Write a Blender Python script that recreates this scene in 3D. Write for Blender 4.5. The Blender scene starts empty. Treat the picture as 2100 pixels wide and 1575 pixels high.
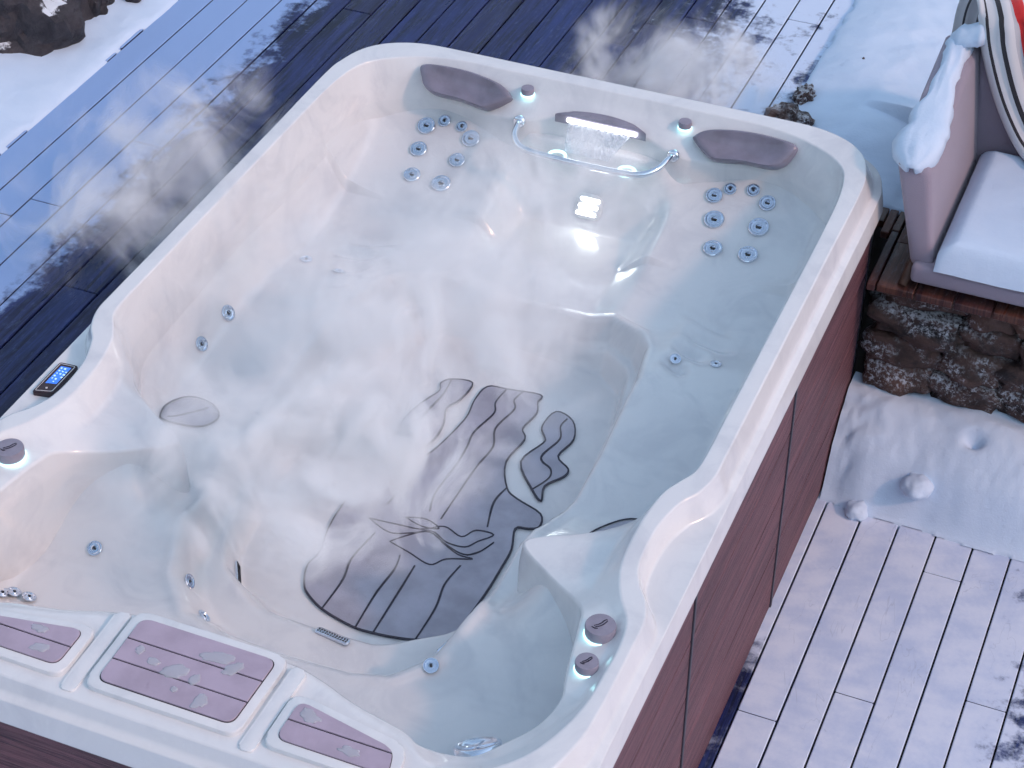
import bpy, bmesh, math, random
import numpy as np
from mathutils import Vector, Matrix, noise as mnoise
R_ = math.radians
random.seed(7)
scene = bpy.context.scene
COL = scene.collection
# ------------------------------------------------------------------ camera
cam = bpy.data.cameras.new("camera"); camo = bpy.data.objects.new("camera", cam); COL.objects.link(camo)
cam.sensor_width = 36.0; cam.lens = 4101.9/2100*36.0; cam.clip_end = 1000.0; cam.clip_start = 0.05
yaw, pitch, roll = R_(22.3755), R_(38.865), R_(0.38)
fwd = Vector((-math.sin(yaw)*math.cos(pitch), math.cos(yaw)*math.cos(pitch), -math.sin(pitch)))
rgt = Vector((math.cos(yaw), math.sin(yaw), 0)); upv = rgt.cross(fwd)
r2 = rgt*math.cos(roll)+upv*math.sin(roll); u2 = -rgt*math.sin(roll)+upv*math.cos(roll)
mw = Matrix.Identity(4)
for i in range(3):
    mw[i][0], mw[i][1], mw[i][2] = r2[i], u2[i], -fwd[i]
mw.translation = Vector((1.996, -4.15, 4.7101)); camo.matrix_world = mw
scene.camera = camo
# ------------------------------------------------------------------ sky, sun, exposure
SUN_EL, SUN_AZ = 36.0, 98.0          # azimuth from +Y towards +X
w = bpy.data.worlds.new("World"); scene.world = w; w.use_nodes = True
nt = w.node_tree; nt.nodes.clear()
sky = nt.nodes.new("ShaderNodeTexSky"); sky.sky_type = 'NISHITA'; sky.sun_disc = False
sky.sun_elevation = R_(SUN_EL); sky.sun_rotation = R_(SUN_AZ); sky.ozone_density = 2.0; sky.dust_density = 0.25; sky.air_density = 1.0
bgn = nt.nodes.new("ShaderNodeBackground"); bgn.inputs[1].default_value = 0.15
won = nt.nodes.new("ShaderNodeOutputWorld")
tint = nt.nodes.new('ShaderNodeMix'); tint.data_type = 'RGBA'; tint.blend_type = 'MULTIPLY'; tint.inputs[0].default_value = 1.0; tint.inputs[7].default_value = (1.30, 1.04, .78, 1)
nt.links.new(sky.outputs[0], tint.inputs[6]); nt.links.new(tint.outputs[2], bgn.inputs[0]); nt.links.new(bgn.outputs[0], won.inputs[0])
sl = bpy.data.lights.new("sun", 'SUN'); sl.energy = 0.44; sl.angle = R_(5.0); sl.color = (1.0, 0.54, 0.38)
so = bpy.data.objects.new("sun", sl); COL.objects.link(so)
sd = Vector((math.sin(R_(SUN_AZ))*math.cos(R_(SUN_EL)), math.cos(R_(SUN_AZ))*math.cos(R_(SUN_EL)), math.sin(R_(SUN_EL))))
so.rotation_euler = sd.to_track_quat('Z', 'Y').to_euler(); so.location = sd*20
vs = scene.view_settings; vs.view_transform = 'Standard'; vs.look = 'None'; vs.gamma = 1.0; vs.use_curve_mapping = False
vs.exposure = 1.40
cy = scene.cycles
cy.use_denoising = True; cy.use_adaptive_sampling = True; cy.adaptive_threshold = .025; cy.adaptive_min_samples = 12; cy.max_bounces = 8; cy.transparent_max_bounces = 24; cy.volume_bounces = 4
cy.diffuse_bounces = 3; cy.glossy_bounces = 4; cy.sample_clamp_indirect = 4.0; cy.caustics_reflective = False
cy.volume_step_rate = 2.0; cy.volume_max_steps = 48
# ------------------------------------------------------------------ helpers
def link(o, parent=None):
    COL.objects.link(o)
    if parent is not None: o.parent = parent
    return o
def mesh_obj(name, verts, faces, mat, parent=None, smooth=True):
    me = bpy.data.meshes.new(name); me.from_pydata([tuple(map(float, v)) for v in verts], [], faces); me.update()
    if smooth: me.polygons.foreach_set('use_smooth', [True]*len(me.polygons))
    if mat is not None: me.materials.append(mat)
    return link(bpy.data.objects.new(name, me), parent)
def bm_obj(name, bm, mat, parent=None, smooth=True):
    me = bpy.data.meshes.new(name); bm.normal_update(); bm.to_mesh(me); bm.free()
    if smooth: me.polygons.foreach_set('use_smooth', [True]*len(me.polygons))
    if mat is not None: me.materials.append(mat)
    return link(bpy.data.objects.new(name, me), parent)
def tag(o, label=None, cat=None, group=None, kind=None):
    if label: o['label'] = label
    if cat: o['category'] = cat
    if group: o['group'] = group
    if kind: o['kind'] = kind
    return o
def empty(name, loc=(0, 0, 0)):
    o = bpy.data.objects.new(name, None); o.location = loc; o.empty_display_size = 0.1
    return link(o)
def autosmooth(o, deg=35):
    me = o.data; me.polygons.foreach_set('use_smooth', [True]*len(me.polygons))
    me.set_sharp_from_angle(angle=R_(deg)) if hasattr(me, 'set_sharp_from_angle') else None
    return o
def rbox_bm(x0, x1, y0, y1, z0, z1, r=0.01, seg=2):
    bm = bmesh.new(); bmesh.ops.create_cube(bm, size=1.0)
    for v in bm.verts:
        v.co = Vector((x0 if v.co.x < 0 else x1, y0 if v.co.y < 0 else y1, z0 if v.co.z < 0 else z1))
    if r > 0: bmesh.ops.bevel(bm, geom=bm.edges[:], offset=r, segments=seg, profile=0.5, affect='EDGES')
    return bm
def prism_bm(poly, z0, z1, bev=0.0, seg=2, zf=None):
    """upright prism over a plan polygon; the top edge is rounded"""
    bm = bmesh.new()
    a = sum(poly[i][0]*poly[(i+1) % len(poly)][1]-poly[(i+1) % len(poly)][0]*poly[i][1] for i in range(len(poly)))
    if a < 0: poly = poly[::-1]
    b = [bm.verts.new((x, y, z0)) for x, y in poly]; t = [bm.verts.new((x, y, z1)) for x, y in poly]
    n = len(poly); bm.faces.new(b[::-1]); tf = bm.faces.new(t)
    for i in range(n): bm.faces.new((b[i], b[(i+1) % n], t[(i+1) % n], t[i]))
    if bev > 0: bmesh.ops.bevel(bm, geom=list(tf.edges), offset=bev, segments=seg, profile=0.5, affect='EDGES')
    if zf:
        for v in bm.verts: v.co.z += zf(v.co.x, v.co.y)
    return bm
def rround(poly, r, n=6):
    """round the corners of a convex polygon"""
    out = []
    for i in range(len(poly)):
        p = Vector(poly[i]); a = Vector(poly[i-1]); b = Vector(poly[(i+1) % len(poly)])
        da = (a-p).normalized(); db = (b-p).normalized()
        rr = min(r, (a-p).length*.45, (b-p).length*.45)
        s, e = p+da*rr, p+db*rr
        for k in range(n+1):
            t = k/n; q = s*(1-t)**2+p*2*t*(1-t)+e*t*t; out.append((q.x, q.y))
    return out
def clip(poly, nx, ny, c):
    """keep the part of a convex polygon with nx*x+ny*y<=c"""
    out = []
    for i in range(len(poly)):
        p, q = poly[i], poly[(i+1) % len(poly)]; dp = nx*p[0]+ny*p[1]-c; dq = nx*q[0]+ny*q[1]-c
        if dp <= 0: out.append(p)
        if dp*dq < 0:
            t = dp/(dp-dq); out.append((p[0]+t*(q[0]-p[0]), p[1]+t*(q[1]-p[1])))
    return out
def catmull(P, sub, closed=False):
    P = [np.array(p, float) for p in P]; n = len(P); out = []
    for i in range(n if closed else n-1):
        if closed: p0, p1, p2, p3 = P[i-1], P[i], P[(i+1) % n], P[(i+2) % n]
        else: p0, p1, p2, p3 = P[max(i-1, 0)], P[i], P[i+1], P[min(i+2, n-1)]
        for k in range(sub):
            t = k/sub
            out.append(.5*(2*p1+(p2-p0)*t+(2*p0-5*p1+4*p2-p3)*t*t+(3*p1-p0-3*p2+p3)*t**3))
    if not closed: out.append(P[-1])
    return out
def tube(pts, r, seg=12, caps=True, rf=None):
    V, F = [], []; n = len(pts); pts = [Vector(p) for p in pts]; prev = None
    for i, p in enumerate(pts):
        t = (pts[min(i+1, n-1)]-pts[max(i-1, 0)]).normalized()
        a = prev if prev is not None else (Vector((0, 0, 1)) if abs(t.z) < .9 else Vector((1, 0, 0)))
        u = (a-t*a.dot(t)).normalized(); v = t.cross(u); prev = u
        rr = r if rf is None else rf(i/(n-1))
        for k in range(seg):
            an = 2*math.pi*k/seg; V.append(p+u*(rr*math.cos(an))+v*(rr*math.sin(an)))
    for i in range(n-1):
        for k in range(seg): F.append((i*seg+k, i*seg+(k+1) % seg, (i+1)*seg+(k+1) % seg, (i+1)*seg+k))
    if caps: F.append(tuple(range(seg))[::-1]); F.append(tuple((n-1)*seg+k for k in range(seg)))
    return V, F
def lathe(profile, seg=28):
    """profile: (radius, height) pairs turned about z"""
    V, F = [], []
    for r, zz in profile:
        for k in range(seg): V.append((r*math.cos(2*math.pi*k/seg), r*math.sin(2*math.pi*k/seg), zz))
    for i in range(len(profile)-1):
        for k in range(seg): F.append((i*seg+k, i*seg+(k+1) % seg, (i+1)*seg+(k+1) % seg, (i+1)*seg+k))
    if profile[-1][0] > 1e-5: F.append(tuple((len(profile)-1)*seg+k for k in range(seg)))
    return V, F
def ribbon(pts, wd, z, th=0.0015):
    """thin raised line along a plan path"""
    n = len(pts); V, F = [], []
    for i in range(n):
        a = np.array(pts[max(i-1, 0)][:2]); b = np.array(pts[min(i+1, n-1)][:2]); t = b-a; L = math.hypot(*t) or 1; nn = np.array([-t[1], t[0]])/L
        ww = wd*(0.55+0.45*math.sin(math.pi*min(max(i/(n-1), .12), .88)))
        p = np.array(pts[i][:2]); l = p+nn*ww/2; r = p-nn*ww/2
        V += [(l[0], l[1], z), (r[0], r[1], z), (l[0], l[1], z-th*3), (r[0], r[1], z-th*3)]
    for i in range(n-1):
        o = 4*i; F += [(o+1, o, o+4, o+5), (o, o+2, o+6, o+4), (o+3, o+1, o+5, o+7)]
    return V, F
def fbm(x, y, z=0.0, o=4): return mnoise.fractal(Vector((x, y, z)), 1.0, 2.0, o)
def sst_(a, b, x):
    t = min(max((x-a)/(b-a), 0), 1); return t*t*(3-2*t)
def grid_obj(name, xs, ys, fz, mat, parent=None, keep=None):
    V = []; idx = {}; F = []
    for j, y in enumerate(ys):
        for i, x in enumerate(xs):
            idx[i, j] = len(V); V.append((x, y, fz(x, y)))
    for j in range(len(ys)-1):
        for i in range(len(xs)-1):
            if keep is None or keep((xs[i]+xs[i+1])/2, (ys[j]+ys[j+1])/2):
                F.append((idx[i, j], idx[i+1, j], idx[i+1, j+1], idx[i, j+1]))
    return mesh_obj(name, V, F, mat, parent)
# ------------------------------------------------------------------ materials
class NT:
    def __init__(s, name):
        s.m = bpy.data.materials.new(name); s.m.use_nodes = True; s.t = s.m.node_tree; s.t.nodes.clear()
        s.out = s.n("ShaderNodeOutputMaterial")
    def n(s, typ, **kw):
        nd = s.t.nodes.new(typ)
        for k, v in kw.items(): setattr(nd, k, v)
        return nd
    def set(s, sock, v):
        if hasattr(v, 'is_output') or isinstance(v, bpy.types.NodeSocket): s.t.links.new(v, sock)
        elif isinstance(v, (tuple, list)) and len(v) == 3 and sock.type == 'RGBA': sock.default_value = (*v, 1)
        else: sock.default_value = v
    def math(s, op, a, b=0.0, c=None, clamp=False):
        nd = s.n("ShaderNodeMath", operation=op, use_clamp=clamp); s.set(nd.inputs[0], a); s.set(nd.inputs[1], b)
        if c is not None: s.set(nd.inputs[2], c)
        return nd.outputs[0]
    def mix(s, f, a, b):
        nd = s.n("ShaderNodeMix", data_type='RGBA'); s.set(nd.inputs[0], f); s.set(nd.inputs[6], a); s.set(nd.inputs[7], b); return nd.outputs[2]
    def ramp(s, v, a, b, lo=0.0, hi=1.0, smooth=True):
        nd = s.n("ShaderNodeMapRange", interpolation_type='SMOOTHSTEP' if smooth else 'LINEAR'); s.set(nd.inputs[0], v)
        for i, q in enumerate((a, b, lo, hi)): s.set(nd.inputs[i+1], q)
        return nd.outputs[0]
    def pos(s): return s.n("ShaderNodeNewGeometry").outputs['Position']
    def obj(s): return s.n("ShaderNodeTexCoord").outputs['Object']
    def scale(s, v, sc):
        nd = s.n("ShaderNodeMapping"); s.set(nd.inputs[0], v); nd.inputs[3].default_value = sc; return nd.outputs[0]
    def noise(s, v, sc, det=4.0, rough=.55, dist=0.0):
        nd = s.n("ShaderNodeTexNoise"); s.set(nd.inputs['Vector'], v); s.set(nd.inputs['Scale'], sc)
        nd.inputs['Detail'].default_value = det; nd.inputs['Roughness'].default_value = rough; nd.inputs['Distortion'].default_value = dist
        return nd.outputs[0]
    def sep(s, v):
        nd = s.n("ShaderNodeSeparateXYZ"); s.set(nd.inputs[0], v); return nd.outputs
    def bump(s, h, st=.3, d=.01):
        nd = s.n("ShaderNodeBump"); nd.inputs['Strength'].default_value = st; nd.inputs['Distance'].default_value = d; s.set(nd.inputs['Height'], h); return nd.outputs[0]
    def prin(s, col, rough=.5, **kw):
        p = s.n("ShaderNodeBsdfPrincipled"); s.set(p.inputs['Base Color'], col); s.set(p.inputs['Roughness'], rough)
        for k, v in kw.items(): s.set(p.inputs[k.replace('_', ' ')], v)
        return p.outputs[0]
    def done(s, sh): s.t.links.new(sh, s.out.inputs[0]); return s.m
def m_plain(name, col, rough=.5, nz=0.12, sc=8.0, bump=0.0, **kw):
    t = NT(name); p = t.obj(); v = t.noise(p, sc, 5)
    c = t.mix(t.ramp(v, .3, .7), tuple(k*(1-nz) for k in col), tuple(min(1, k*(1+nz)) for k in col))
    if bump: kw['Normal'] = t.bump(t.noise(p, sc*12, 3), bump, .004)
    return t.done(t.prin(c, rough, **kw))
def m_emit(name, col, st):
    t = NT(name); e = t.n("ShaderNodeEmission"); e.inputs[0].default_value = (*col, 1); e.inputs[1].default_value = st; return t.done(e.outputs[0])
def mk_acrylic():
    t = NT("white_acrylic"); p = t.pos()
    v = t.ramp(t.noise(p, 5.0, 6, .6, 1.2), .42, .72); f = t.ramp(t.noise(p, 42.0, 3, .6), .55, .8)
    c = t.mix(t.math('MULTIPLY', v, .55), (.74, .74, .745), (.57, .58, .61)); c = t.mix(t.math('MULTIPLY', f, .25), c, (.84, .84, .84))
    return t.done(t.prin(c, .22, Coat_Weight=.35, Coat_Roughness=.08, Normal=t.bump(t.noise(p, 160, 2), .04, .002)))
ACR = mk_acrylic()
def mk_snow(name="snow", bumpd=.02):
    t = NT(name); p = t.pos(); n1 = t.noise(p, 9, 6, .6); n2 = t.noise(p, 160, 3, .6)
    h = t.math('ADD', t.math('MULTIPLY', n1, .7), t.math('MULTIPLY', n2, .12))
    return t.done(t.prin(t.mix(n1, (.54, .66, .82), (.64, .74, .87)), .65, Normal=t.bump(h, .35, bumpd)))  # blue of the sky light is partly put into the snow colour
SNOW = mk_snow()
def mk_deck(name, mode):
    t = NT(name); p = t.pos(); X, Y, Z = t.sep(p); rnd = t.n("ShaderNodeObjectInfo").outputs['Random']
    off = t.n("ShaderNodeCombineXYZ"); t.set(off.inputs[0], t.math('MULTIPLY', rnd, 9.0)); t.set(off.inputs[1], t.math('MULTIPLY', rnd, 5.0))
    va = t.n("ShaderNodeVectorMath", operation='ADD'); t.set(va.inputs[0], p); t.set(va.inputs[1], off.outputs[0]); q = va.outputs[0]
    g1 = t.noise(t.scale(q, (34, 1.6, 4)), 1.0, 8, .65, .8); g2 = t.noise(t.scale(q, (5, .9, 2)), 1.0, 4, .6, 2.2); g3 = t.noise(t.scale(q, (150, 5, 5)), 1.0, 3, .6)
    BR = mode == 'shel'
    c = t.mix(t.ramp(t.math('ADD', g1, t.math('MULTIPLY', t.math('SUBTRACT', g3, .5), .35)), .34, .68), *(((.030, .012, .010), (.150, .062, .040)) if BR else ((.003, .006, .026), (.024, .038, .150))))  # blue boards: the cool cast of the sky is painted into the wood
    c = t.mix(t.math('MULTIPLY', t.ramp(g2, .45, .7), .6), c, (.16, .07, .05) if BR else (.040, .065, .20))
    c = t.mix(t.ramp(rnd, 0, 1, 0, .35), c, (.018, .012, .030))
    rough = t.ramp(g2, .3, .7, .24, .5)
    n1 = t.noise(t.scale(p, (4.2, 1.3, 3) if mode == 'upper' else (3.2, 3.2, 3.2)), 1.0, 7, .66); n2 = t.noise(p, 13, 5, .65)
    nz = t.math('ADD', t.math('MULTIPLY', t.math('SUBTRACT', n1, .5), 1.5), t.math('MULTIPLY', t.math('SUBTRACT', n2, .5), 1.7 if mode != 'strip' else .9))
    if mode == 'upper':
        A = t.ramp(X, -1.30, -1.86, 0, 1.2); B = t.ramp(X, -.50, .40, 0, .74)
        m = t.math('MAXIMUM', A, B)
    elif mode == 'lower':
        m = t.math('SUBTRACT', 1.35, t.ramp(X, 1.40, 1.95, 0, .80)); 
    else:
        m = t.math('MULTIPLY', t.ramp(X, .99, 1.03, 1, 0), .2)
    if mode == 'strip': m = t.ramp(Y, .1, .75, .30, 1.2)
    s = t.ramp(t.math('ADD', m, t.math('MULTIPLY', nz, .75)), .36, .70)
    frost = t.math('MULTIPLY', t.ramp(t.noise(t.scale(p, (70, 22, 40)), 1.0, 4, .7), .52, .75), .10)
    nzz = t.ramp(t.sep(t.n('ShaderNodeNewGeometry').outputs['Normal'])[2], .3, .7); s = t.math('MULTIPLY', s, nzz)
    fr = t.math('MAXIMUM', s, t.math('MULTIPLY', frost, nzz))
    c = t.mix(fr, c, t.mix(t.ramp(X, -1.0, .1), (.27, .40, .66), (.58, .68, .84)) if mode == 'upper' else t.mix(t.ramp(t.math('ADD', t.math('MULTIPLY', n1, .6), t.math('MULTIPLY', n2, .4)), .36, .62), (.52, .60, .78), (.70, .75, .87))); rough = t.ramp(s, 0, 1, rough, .7)  # frost on the left boards is bluer, with the sky's cast in its colour
    crack = t.math('MAXIMUM', t.ramp(t.math('ABSOLUTE', t.math('SUBTRACT', t.noise(t.scale(p, (3.2, 1.1, 1)), 1.0, 5, .6, .6), .5)), 0, .004, .0, 1), t.ramp(t.noise(p, 3.7, 2), .50, .42, 0, 1))
    if mode == 'lower': c = t.mix(t.math('MULTIPLY', t.math('SUBTRACT', 1, crack), .35), c, (.35, .40, .52))
    h = t.math('ADD', t.math('MULTIPLY', s, 1.0), t.math('ADD', t.math('MULTIPLY', g3, .12), t.math('MULTIPLY', t.math('ADD', n2, t.math('MULTIPLY', n1, .8)), .5)))
    return t.done(t.prin(c, rough, Normal=t.bump(h, .35, .006), Specular_IOR_Level=.28))
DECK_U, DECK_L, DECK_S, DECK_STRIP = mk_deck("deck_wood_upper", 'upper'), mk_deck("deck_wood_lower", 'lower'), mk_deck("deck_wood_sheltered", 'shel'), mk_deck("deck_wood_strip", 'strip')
def mk_panel():
    t = NT("skirt_wood"); p = t.pos()
    g = t.noise(t.scale(p, (3, 1.6, 70)), 1.0, 6, .7, .4); g2 = t.noise(t.scale(p, (9, 9, 260)), 1.0, 3, .6)
    c = t.mix(t.ramp(g, .3, .7), (.034, .015, .024), (.205, .088, .104)); c = t.mix(t.math('MULTIPLY', t.ramp(g2, .45, .75), .35), c, (.24, .14, .14))
    return t.done(t.prin(c, .6, Normal=t.bump(t.math('ADD', g, t.math('MULTIPLY', g2, .6)), .5, .004)))
PANEL = mk_panel()
TRIM = m_plain("dark_trim", (.035, .035, .05), .45)
LAV = m_plain("grey_foam", (.22, .205, .26), .22, .16, 9, .1)
SLAT = m_plain("grey_slat", (.42, .34, .42), .42, .10, 9, .08)
DARK = m_plain("dark_gap", (.012, .010, .014), .6)
KNOB = m_plain("knob_grey", (.27, .25, .31), .38, .08, 30, .08)
CHROME = NT("chrome"); CHROME = CHROME.done(CHROME.prin((.78, .82, .88), .09, Metallic=1.0))
STEEL = NT("brushed_steel"); STEEL = STEEL.done(STEEL.prin((.72, .78, .88), .13, Metallic=1.0))
MAT = m_plain("foam_mat", (.36, .36, .43), .7, .14, 10, .15)
LINE = m_plain("mat_line", (.020, .017, .035), .7)
BLACK = m_plain("glass_black", (.035, .018, .022), .2)
BEZ = m_plain("bezel_line", (.75, .70, .70), .4)
LED = m_emit("led_ring", (.45, .92, 1.0), 1.3)
LEDW = m_emit("led_strip", (.95, .97, 1.0), 5.0)
SCREEN = m_emit("screen_blue", (.06, .20, .85), .55)
ICON = m_emit("screen_icon", (.45, .70, 1.0), .55)
def mk_water():
    t = NT("water"); p = t.pos()
    n1 = t.noise(p, 6.0, 3, .5, .6); n2 = t.noise(p, 26, 3, .5, .4)
    h = t.math('ADD', n1, t.math('MULTIPLY', n2, .22)); wfd = t.n('ShaderNodeVectorMath', operation='DISTANCE'); t.set(wfd.inputs[0], p); wfd.inputs[1].default_value = (.02, 1.38, .99)
    h = t.math('MULTIPLY', h, t.ramp(wfd.outputs['Value'], .05, .9, 2.6, .8)); b = t.bump(h, .30, .02)
    fr = t.n("ShaderNodeFresnel"); t.set(fr.inputs[0], t.ramp(t.n('ShaderNodeNewGeometry').outputs['Backfacing'], 0, 1, 1.33, 1/1.33, False)); t.set(fr.inputs[1], b)
    tr = t.n("ShaderNodeBsdfTransparent"); tr.inputs[0].default_value = (.985, .993, .996, 1)
    gl = t.n("ShaderNodeBsdfGlossy"); gl.inputs['Roughness'].default_value = .03; t.set(gl.inputs['Normal'], b)
    mx = t.n("ShaderNodeMixShader"); t.set(mx.inputs[0], fr.outputs[0]); t.set(mx.inputs[1], tr.outputs[0]); t.set(mx.inputs[2], gl.outputs[0])
    return t.done(mx.outputs[0])
WATER = mk_water()
def mk_sheet():
    t = NT("water_sheet"); p = t.pos(); v = t.noise(t.scale(p, (120, 120, 5)), 1.0, 4, .6); b = t.bump(v, .8, .01)
    tr = t.n("ShaderNodeBsdfTransparent"); tr.inputs[0].default_value = (.95, .97, 1, 1)
    gl = t.prin((.9, .93, .97), .12, Normal=b)
    mx = t.n("ShaderNodeMixShader"); t.set(mx.inputs[0], t.ramp(v, .35, .75, .12, .55)); t.set(mx.inputs[1], tr.outputs[0]); t.set(mx.inputs[2], gl)
    return t.done(mx.outputs[0])
SHEET = mk_sheet()
def mk_ice():
    t = NT("meltwater"); tr = t.n("ShaderNodeBsdfTransparent"); tr.inputs[0].default_value = (.93, .95, .97, 1)
    gl = t.prin((.62, .63, .68), .08); mx = t.n("ShaderNodeMixShader"); mx.inputs[0].default_value = .55
    t.set(mx.inputs[1], tr.outputs[0]); t.set(mx.inputs[2], gl); return t.done(mx.outputs[0])
ICE = mk_ice()
def mk_stone(name, lo, hi, frost, up=False):
    t = NT(name); p = t.pos(); rnd = t.n("ShaderNodeObjectInfo").outputs['Random']
    n1 = t.noise(p, 11, 8, .7, .5); n2 = t.noise(p, 60, 5, .7)
    c = t.mix(t.ramp(n1, .3, .7), lo, hi); c = t.mix(t.math('MULTIPLY', t.ramp(rnd, .5, 1), 0.0 if up else .5), c, (.24, .13, .09))
    c = t.mix(t.math('MULTIPLY', t.ramp(n2, .55, .8), .5), c, (.02, .018, .02))
    nz = t.sep(t.n("ShaderNodeNewGeometry").outputs['Normal'])[2]
    if up: f = t.ramp(t.math('ADD', nz, t.math('MULTIPLY', t.math('SUBTRACT', n1, .5), 1.1)), .80, .92)
    else: f = t.math('MULTIPLY', t.math('MULTIPLY', t.ramp(t.math('ADD', t.noise(p, 70, 5, .8), t.math('MULTIPLY', nz, .10)), .50, .66), t.ramp(t.noise(p, 7, 3), .42, .6)), frost)
    c = t.mix(f, c, (.80, .84, .90))
    return t.done(t.prin(c, .75, Normal=t.bump(t.math('ADD', n1, t.math('MULTIPLY', n2, .35)), .9, .02)))
STONE = mk_stone("wall_stone", (.012, .009, .010), (.125, .070, .056), .75)
ROCK = mk_stone("dark_rock", (.012, .012, .018), (.060, .055, .065), .5, True)
MORTAR = m_plain("mortar", (.030, .026, .026), .9, .3, 20, .4)
def mk_fabric():
    t = NT("woven_fabric"); p = t.pos(); wv = t.noise(t.scale(p, (300, 300, 420)), 1.0, 2); v = t.noise(p, 5, 4)
    return t.done(t.prin(t.mix(v, (.25, .215, .275), (.36, .30, .355)), .85, Normal=t.bump(wv, .6, .004), Sheen_Weight=.3))
FAB = mk_fabric()
LEGW = m_plain("chair_wood", (.10, .055, .038), .5, .25, 20, .1)
EARTH = m_plain("dark_earth", (.02, .018, .02), .95, .3, 6)
# ------------------------------------------------------------------ basin height field
ZW=0.99
def dep(z): return ZW-(ZW-np.asarray(z,float))*0.583 if True else z
def sst(a,b,x):
    t=np.clip((x-a)/(b-a),0,1); return t*t*(3-2*t)
def seg_dist(P,poly):
    d=np.full(P.shape[0],1e9); ins=np.zeros(P.shape[0],bool); n=len(poly)
    for i in range(n):
        a=np.array(poly[i]); b=np.array(poly[(i+1)%n]); e=b-a
        w=P-a; t=np.clip((w@e)/(e@e),0,1); q=w-t[:,None]*e; d=np.minimum(d,np.hypot(q[:,0],q[:,1]))
        c=((a[1]>P[:,1])!=(b[1]>P[:,1]))
        if abs(e[1])>1e-12:
            xi=a[0]+(P[:,1]-a[1])/e[1]*e[0]; ins^=c&(P[:,0]<xi)
    return np.where(ins,-d,d)
TOP=[(0,.82),(.30,.83),(.42,.78),(.47,.70),(.505,.5),(.515,.15),(.515,-.05),(.475,-.28),(.46,-.48),(.45,-.66),(.41,-.80),(.31,-.90),(.2,-.935),(0,-.945)]
FLO=[(0,.80),(.28,.77),(.37,.68),(.42,.45),(.44,.1),(.43,-.1),(.41,-.3),(.39,-.45),(.32,-.57),(.15,-.625),(0,-.63)]
mir=lambda L: L+[(-x,y) for x,y in L[::-1][0:] if x>0]
TOP=mir(TOP);FLO=mir(FLO)
LY=[-1.6,-.85,-.74,-.64,-.54,-.45,-.36,-.25,-.1,.15,.45,.7,.86,1.0,1.22,1.34,1.42,1.5,1.58,1.8]
LZ=[.60,.60,.72,.92,.99,.96,.85,.70,.60,.62,.68,.635,.585,.61,.70,.77,.84,.93,1.05,1.3]
def base(x,y):
    a=np.abs(x)
    dx=np.maximum(a-.66,0)+np.maximum(.42-a,0)*.9
    t=np.where(y>1.12,1.12+np.hypot(dx,y-1.12),y)
    z=np.interp(t,LY,LZ)
    # smooth sampled profile
    z=(z+np.interp(t-.03,LY,LZ)+np.interp(t+.03,LY,LZ))/3
    # armrest narrows towards tip
    arm=np.exp(-((y+.52)/.16)**2); z=z-arm*.30*sst(.66,.50,a)
    w=sst(.80,.945,a); z=z*(1-w)+1.02*w
    z=z+.025*np.exp(-((a-.545)/.035)**2)*sst(-.2,.05,y)*sst(1.05,.8,y)
    c=np.where(y>.2,.54+sst(1.30,1.47,y)*.5,.60)
    w=sst(.33,.20,a)*sst(.6,.8,y); z=z*(1-w)+c*w
    # thigh grooves
    for gx,gy,l in ((.60,.93,.13),(.63,.83,.12),(.60,.73,.09),(.58,.63,.07)):
        u=(a-gx); v=(y-gy)+u*.25
        z=z-.034*np.exp(-(u/l*1.5)**4-(v/.030)**2)
    return z
def hf(x,y):
    sh=x.shape; x=x.ravel();y=y.ravel()
    P=np.stack([x,y],1); dt=seg_dist(P,TOP); df=seg_dist(P,FLO)
    b=base(x,y)
    din=np.maximum(-dt,0); dout=np.maximum(df,0)
    s=np.where(dt>0,0,din/(din+dout+1e-4)); s=np.where(df<=0,1,s)
    s=np.clip(s,0,1)
    front=sst(-.5,-.6,y)
    s1=.52*sst(.0,.34,s)+.48*sst(.52,.92,s)
    s2=.55*sst(.0,.35,s)+.45*sst(.6,1.,s)
    s=s1*(1-front)+s2*front
    z=b*(1-s)+.25*s
    z=z+.016*np.exp(-((dt-.012)/.014)**2)*sst(.99,.9,b)
    return dep(z).reshape(sh)
# ================================================================== SETTING
UZ = 0.806                     # upper deck level above the lower deck
def board(parent, name, x0, x1, y0, y1, ztop, mat, th=.028):
    bm = rbox_bm(x0, x1, y0, y1, ztop-th, ztop, .003, 1)
    dz = random.uniform(-.0015, .0015)
    for v in bm.verts: v.co.z += dz
    return bm_obj('board', bm, mat, parent, smooth=False)
g = mesh_obj('ground', [(-200, -200, -.14), (200, -200, -.14), (200, 200, -.14), (-200, 200, -.14)], [(0, 1, 2, 3)], SNOW); tag(g, kind='structure', label='snow covered ground around the deck')
eb = bm_obj('ground_under_deck', rbox_bm(-2.6, 2.7, -3.2, 4.25, -.13, -.09, 0), EARTH); tag(eb, kind='structure', label='dark ground below the deck boards')
NH = 72; V = []; F = []  # unseen ring of slopes, added to hold back light from the low sky
for j, (rr, zz) in enumerate(((45, -.5), (70, 9), (100, 24), (135, 42), (180, 52))):
    for k in range(NH):
        a_ = 2*math.pi*k/NH; q_ = 1+.22*fbm(math.cos(a_)*2.1, math.sin(a_)*2.1, .5*j)
        V.append((rr*math.cos(a_), rr*math.sin(a_), zz*q_ if j else zz))
for j in range(4):
    for k in range(NH): F.append((j*NH+k, j*NH+(k+1) % NH, (j+1)*NH+(k+1) % NH, (j+1)*NH+k))
def mk_blocker():
    t = NT("blocker_slope"); p = t.pos(); n1 = t.noise(p, .35, 5, .7); n2 = t.noise(p, .03, 3)
    c = t.mix(t.ramp(n1, .45, .6), (.020, .028, .030), (.07, .08, .085)); c = t.mix(t.math('MULTIPLY', t.ramp(n2, .52, .6), .6), c, (.5, .54, .6))
    return t.done(t.prin(c, .95))
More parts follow.
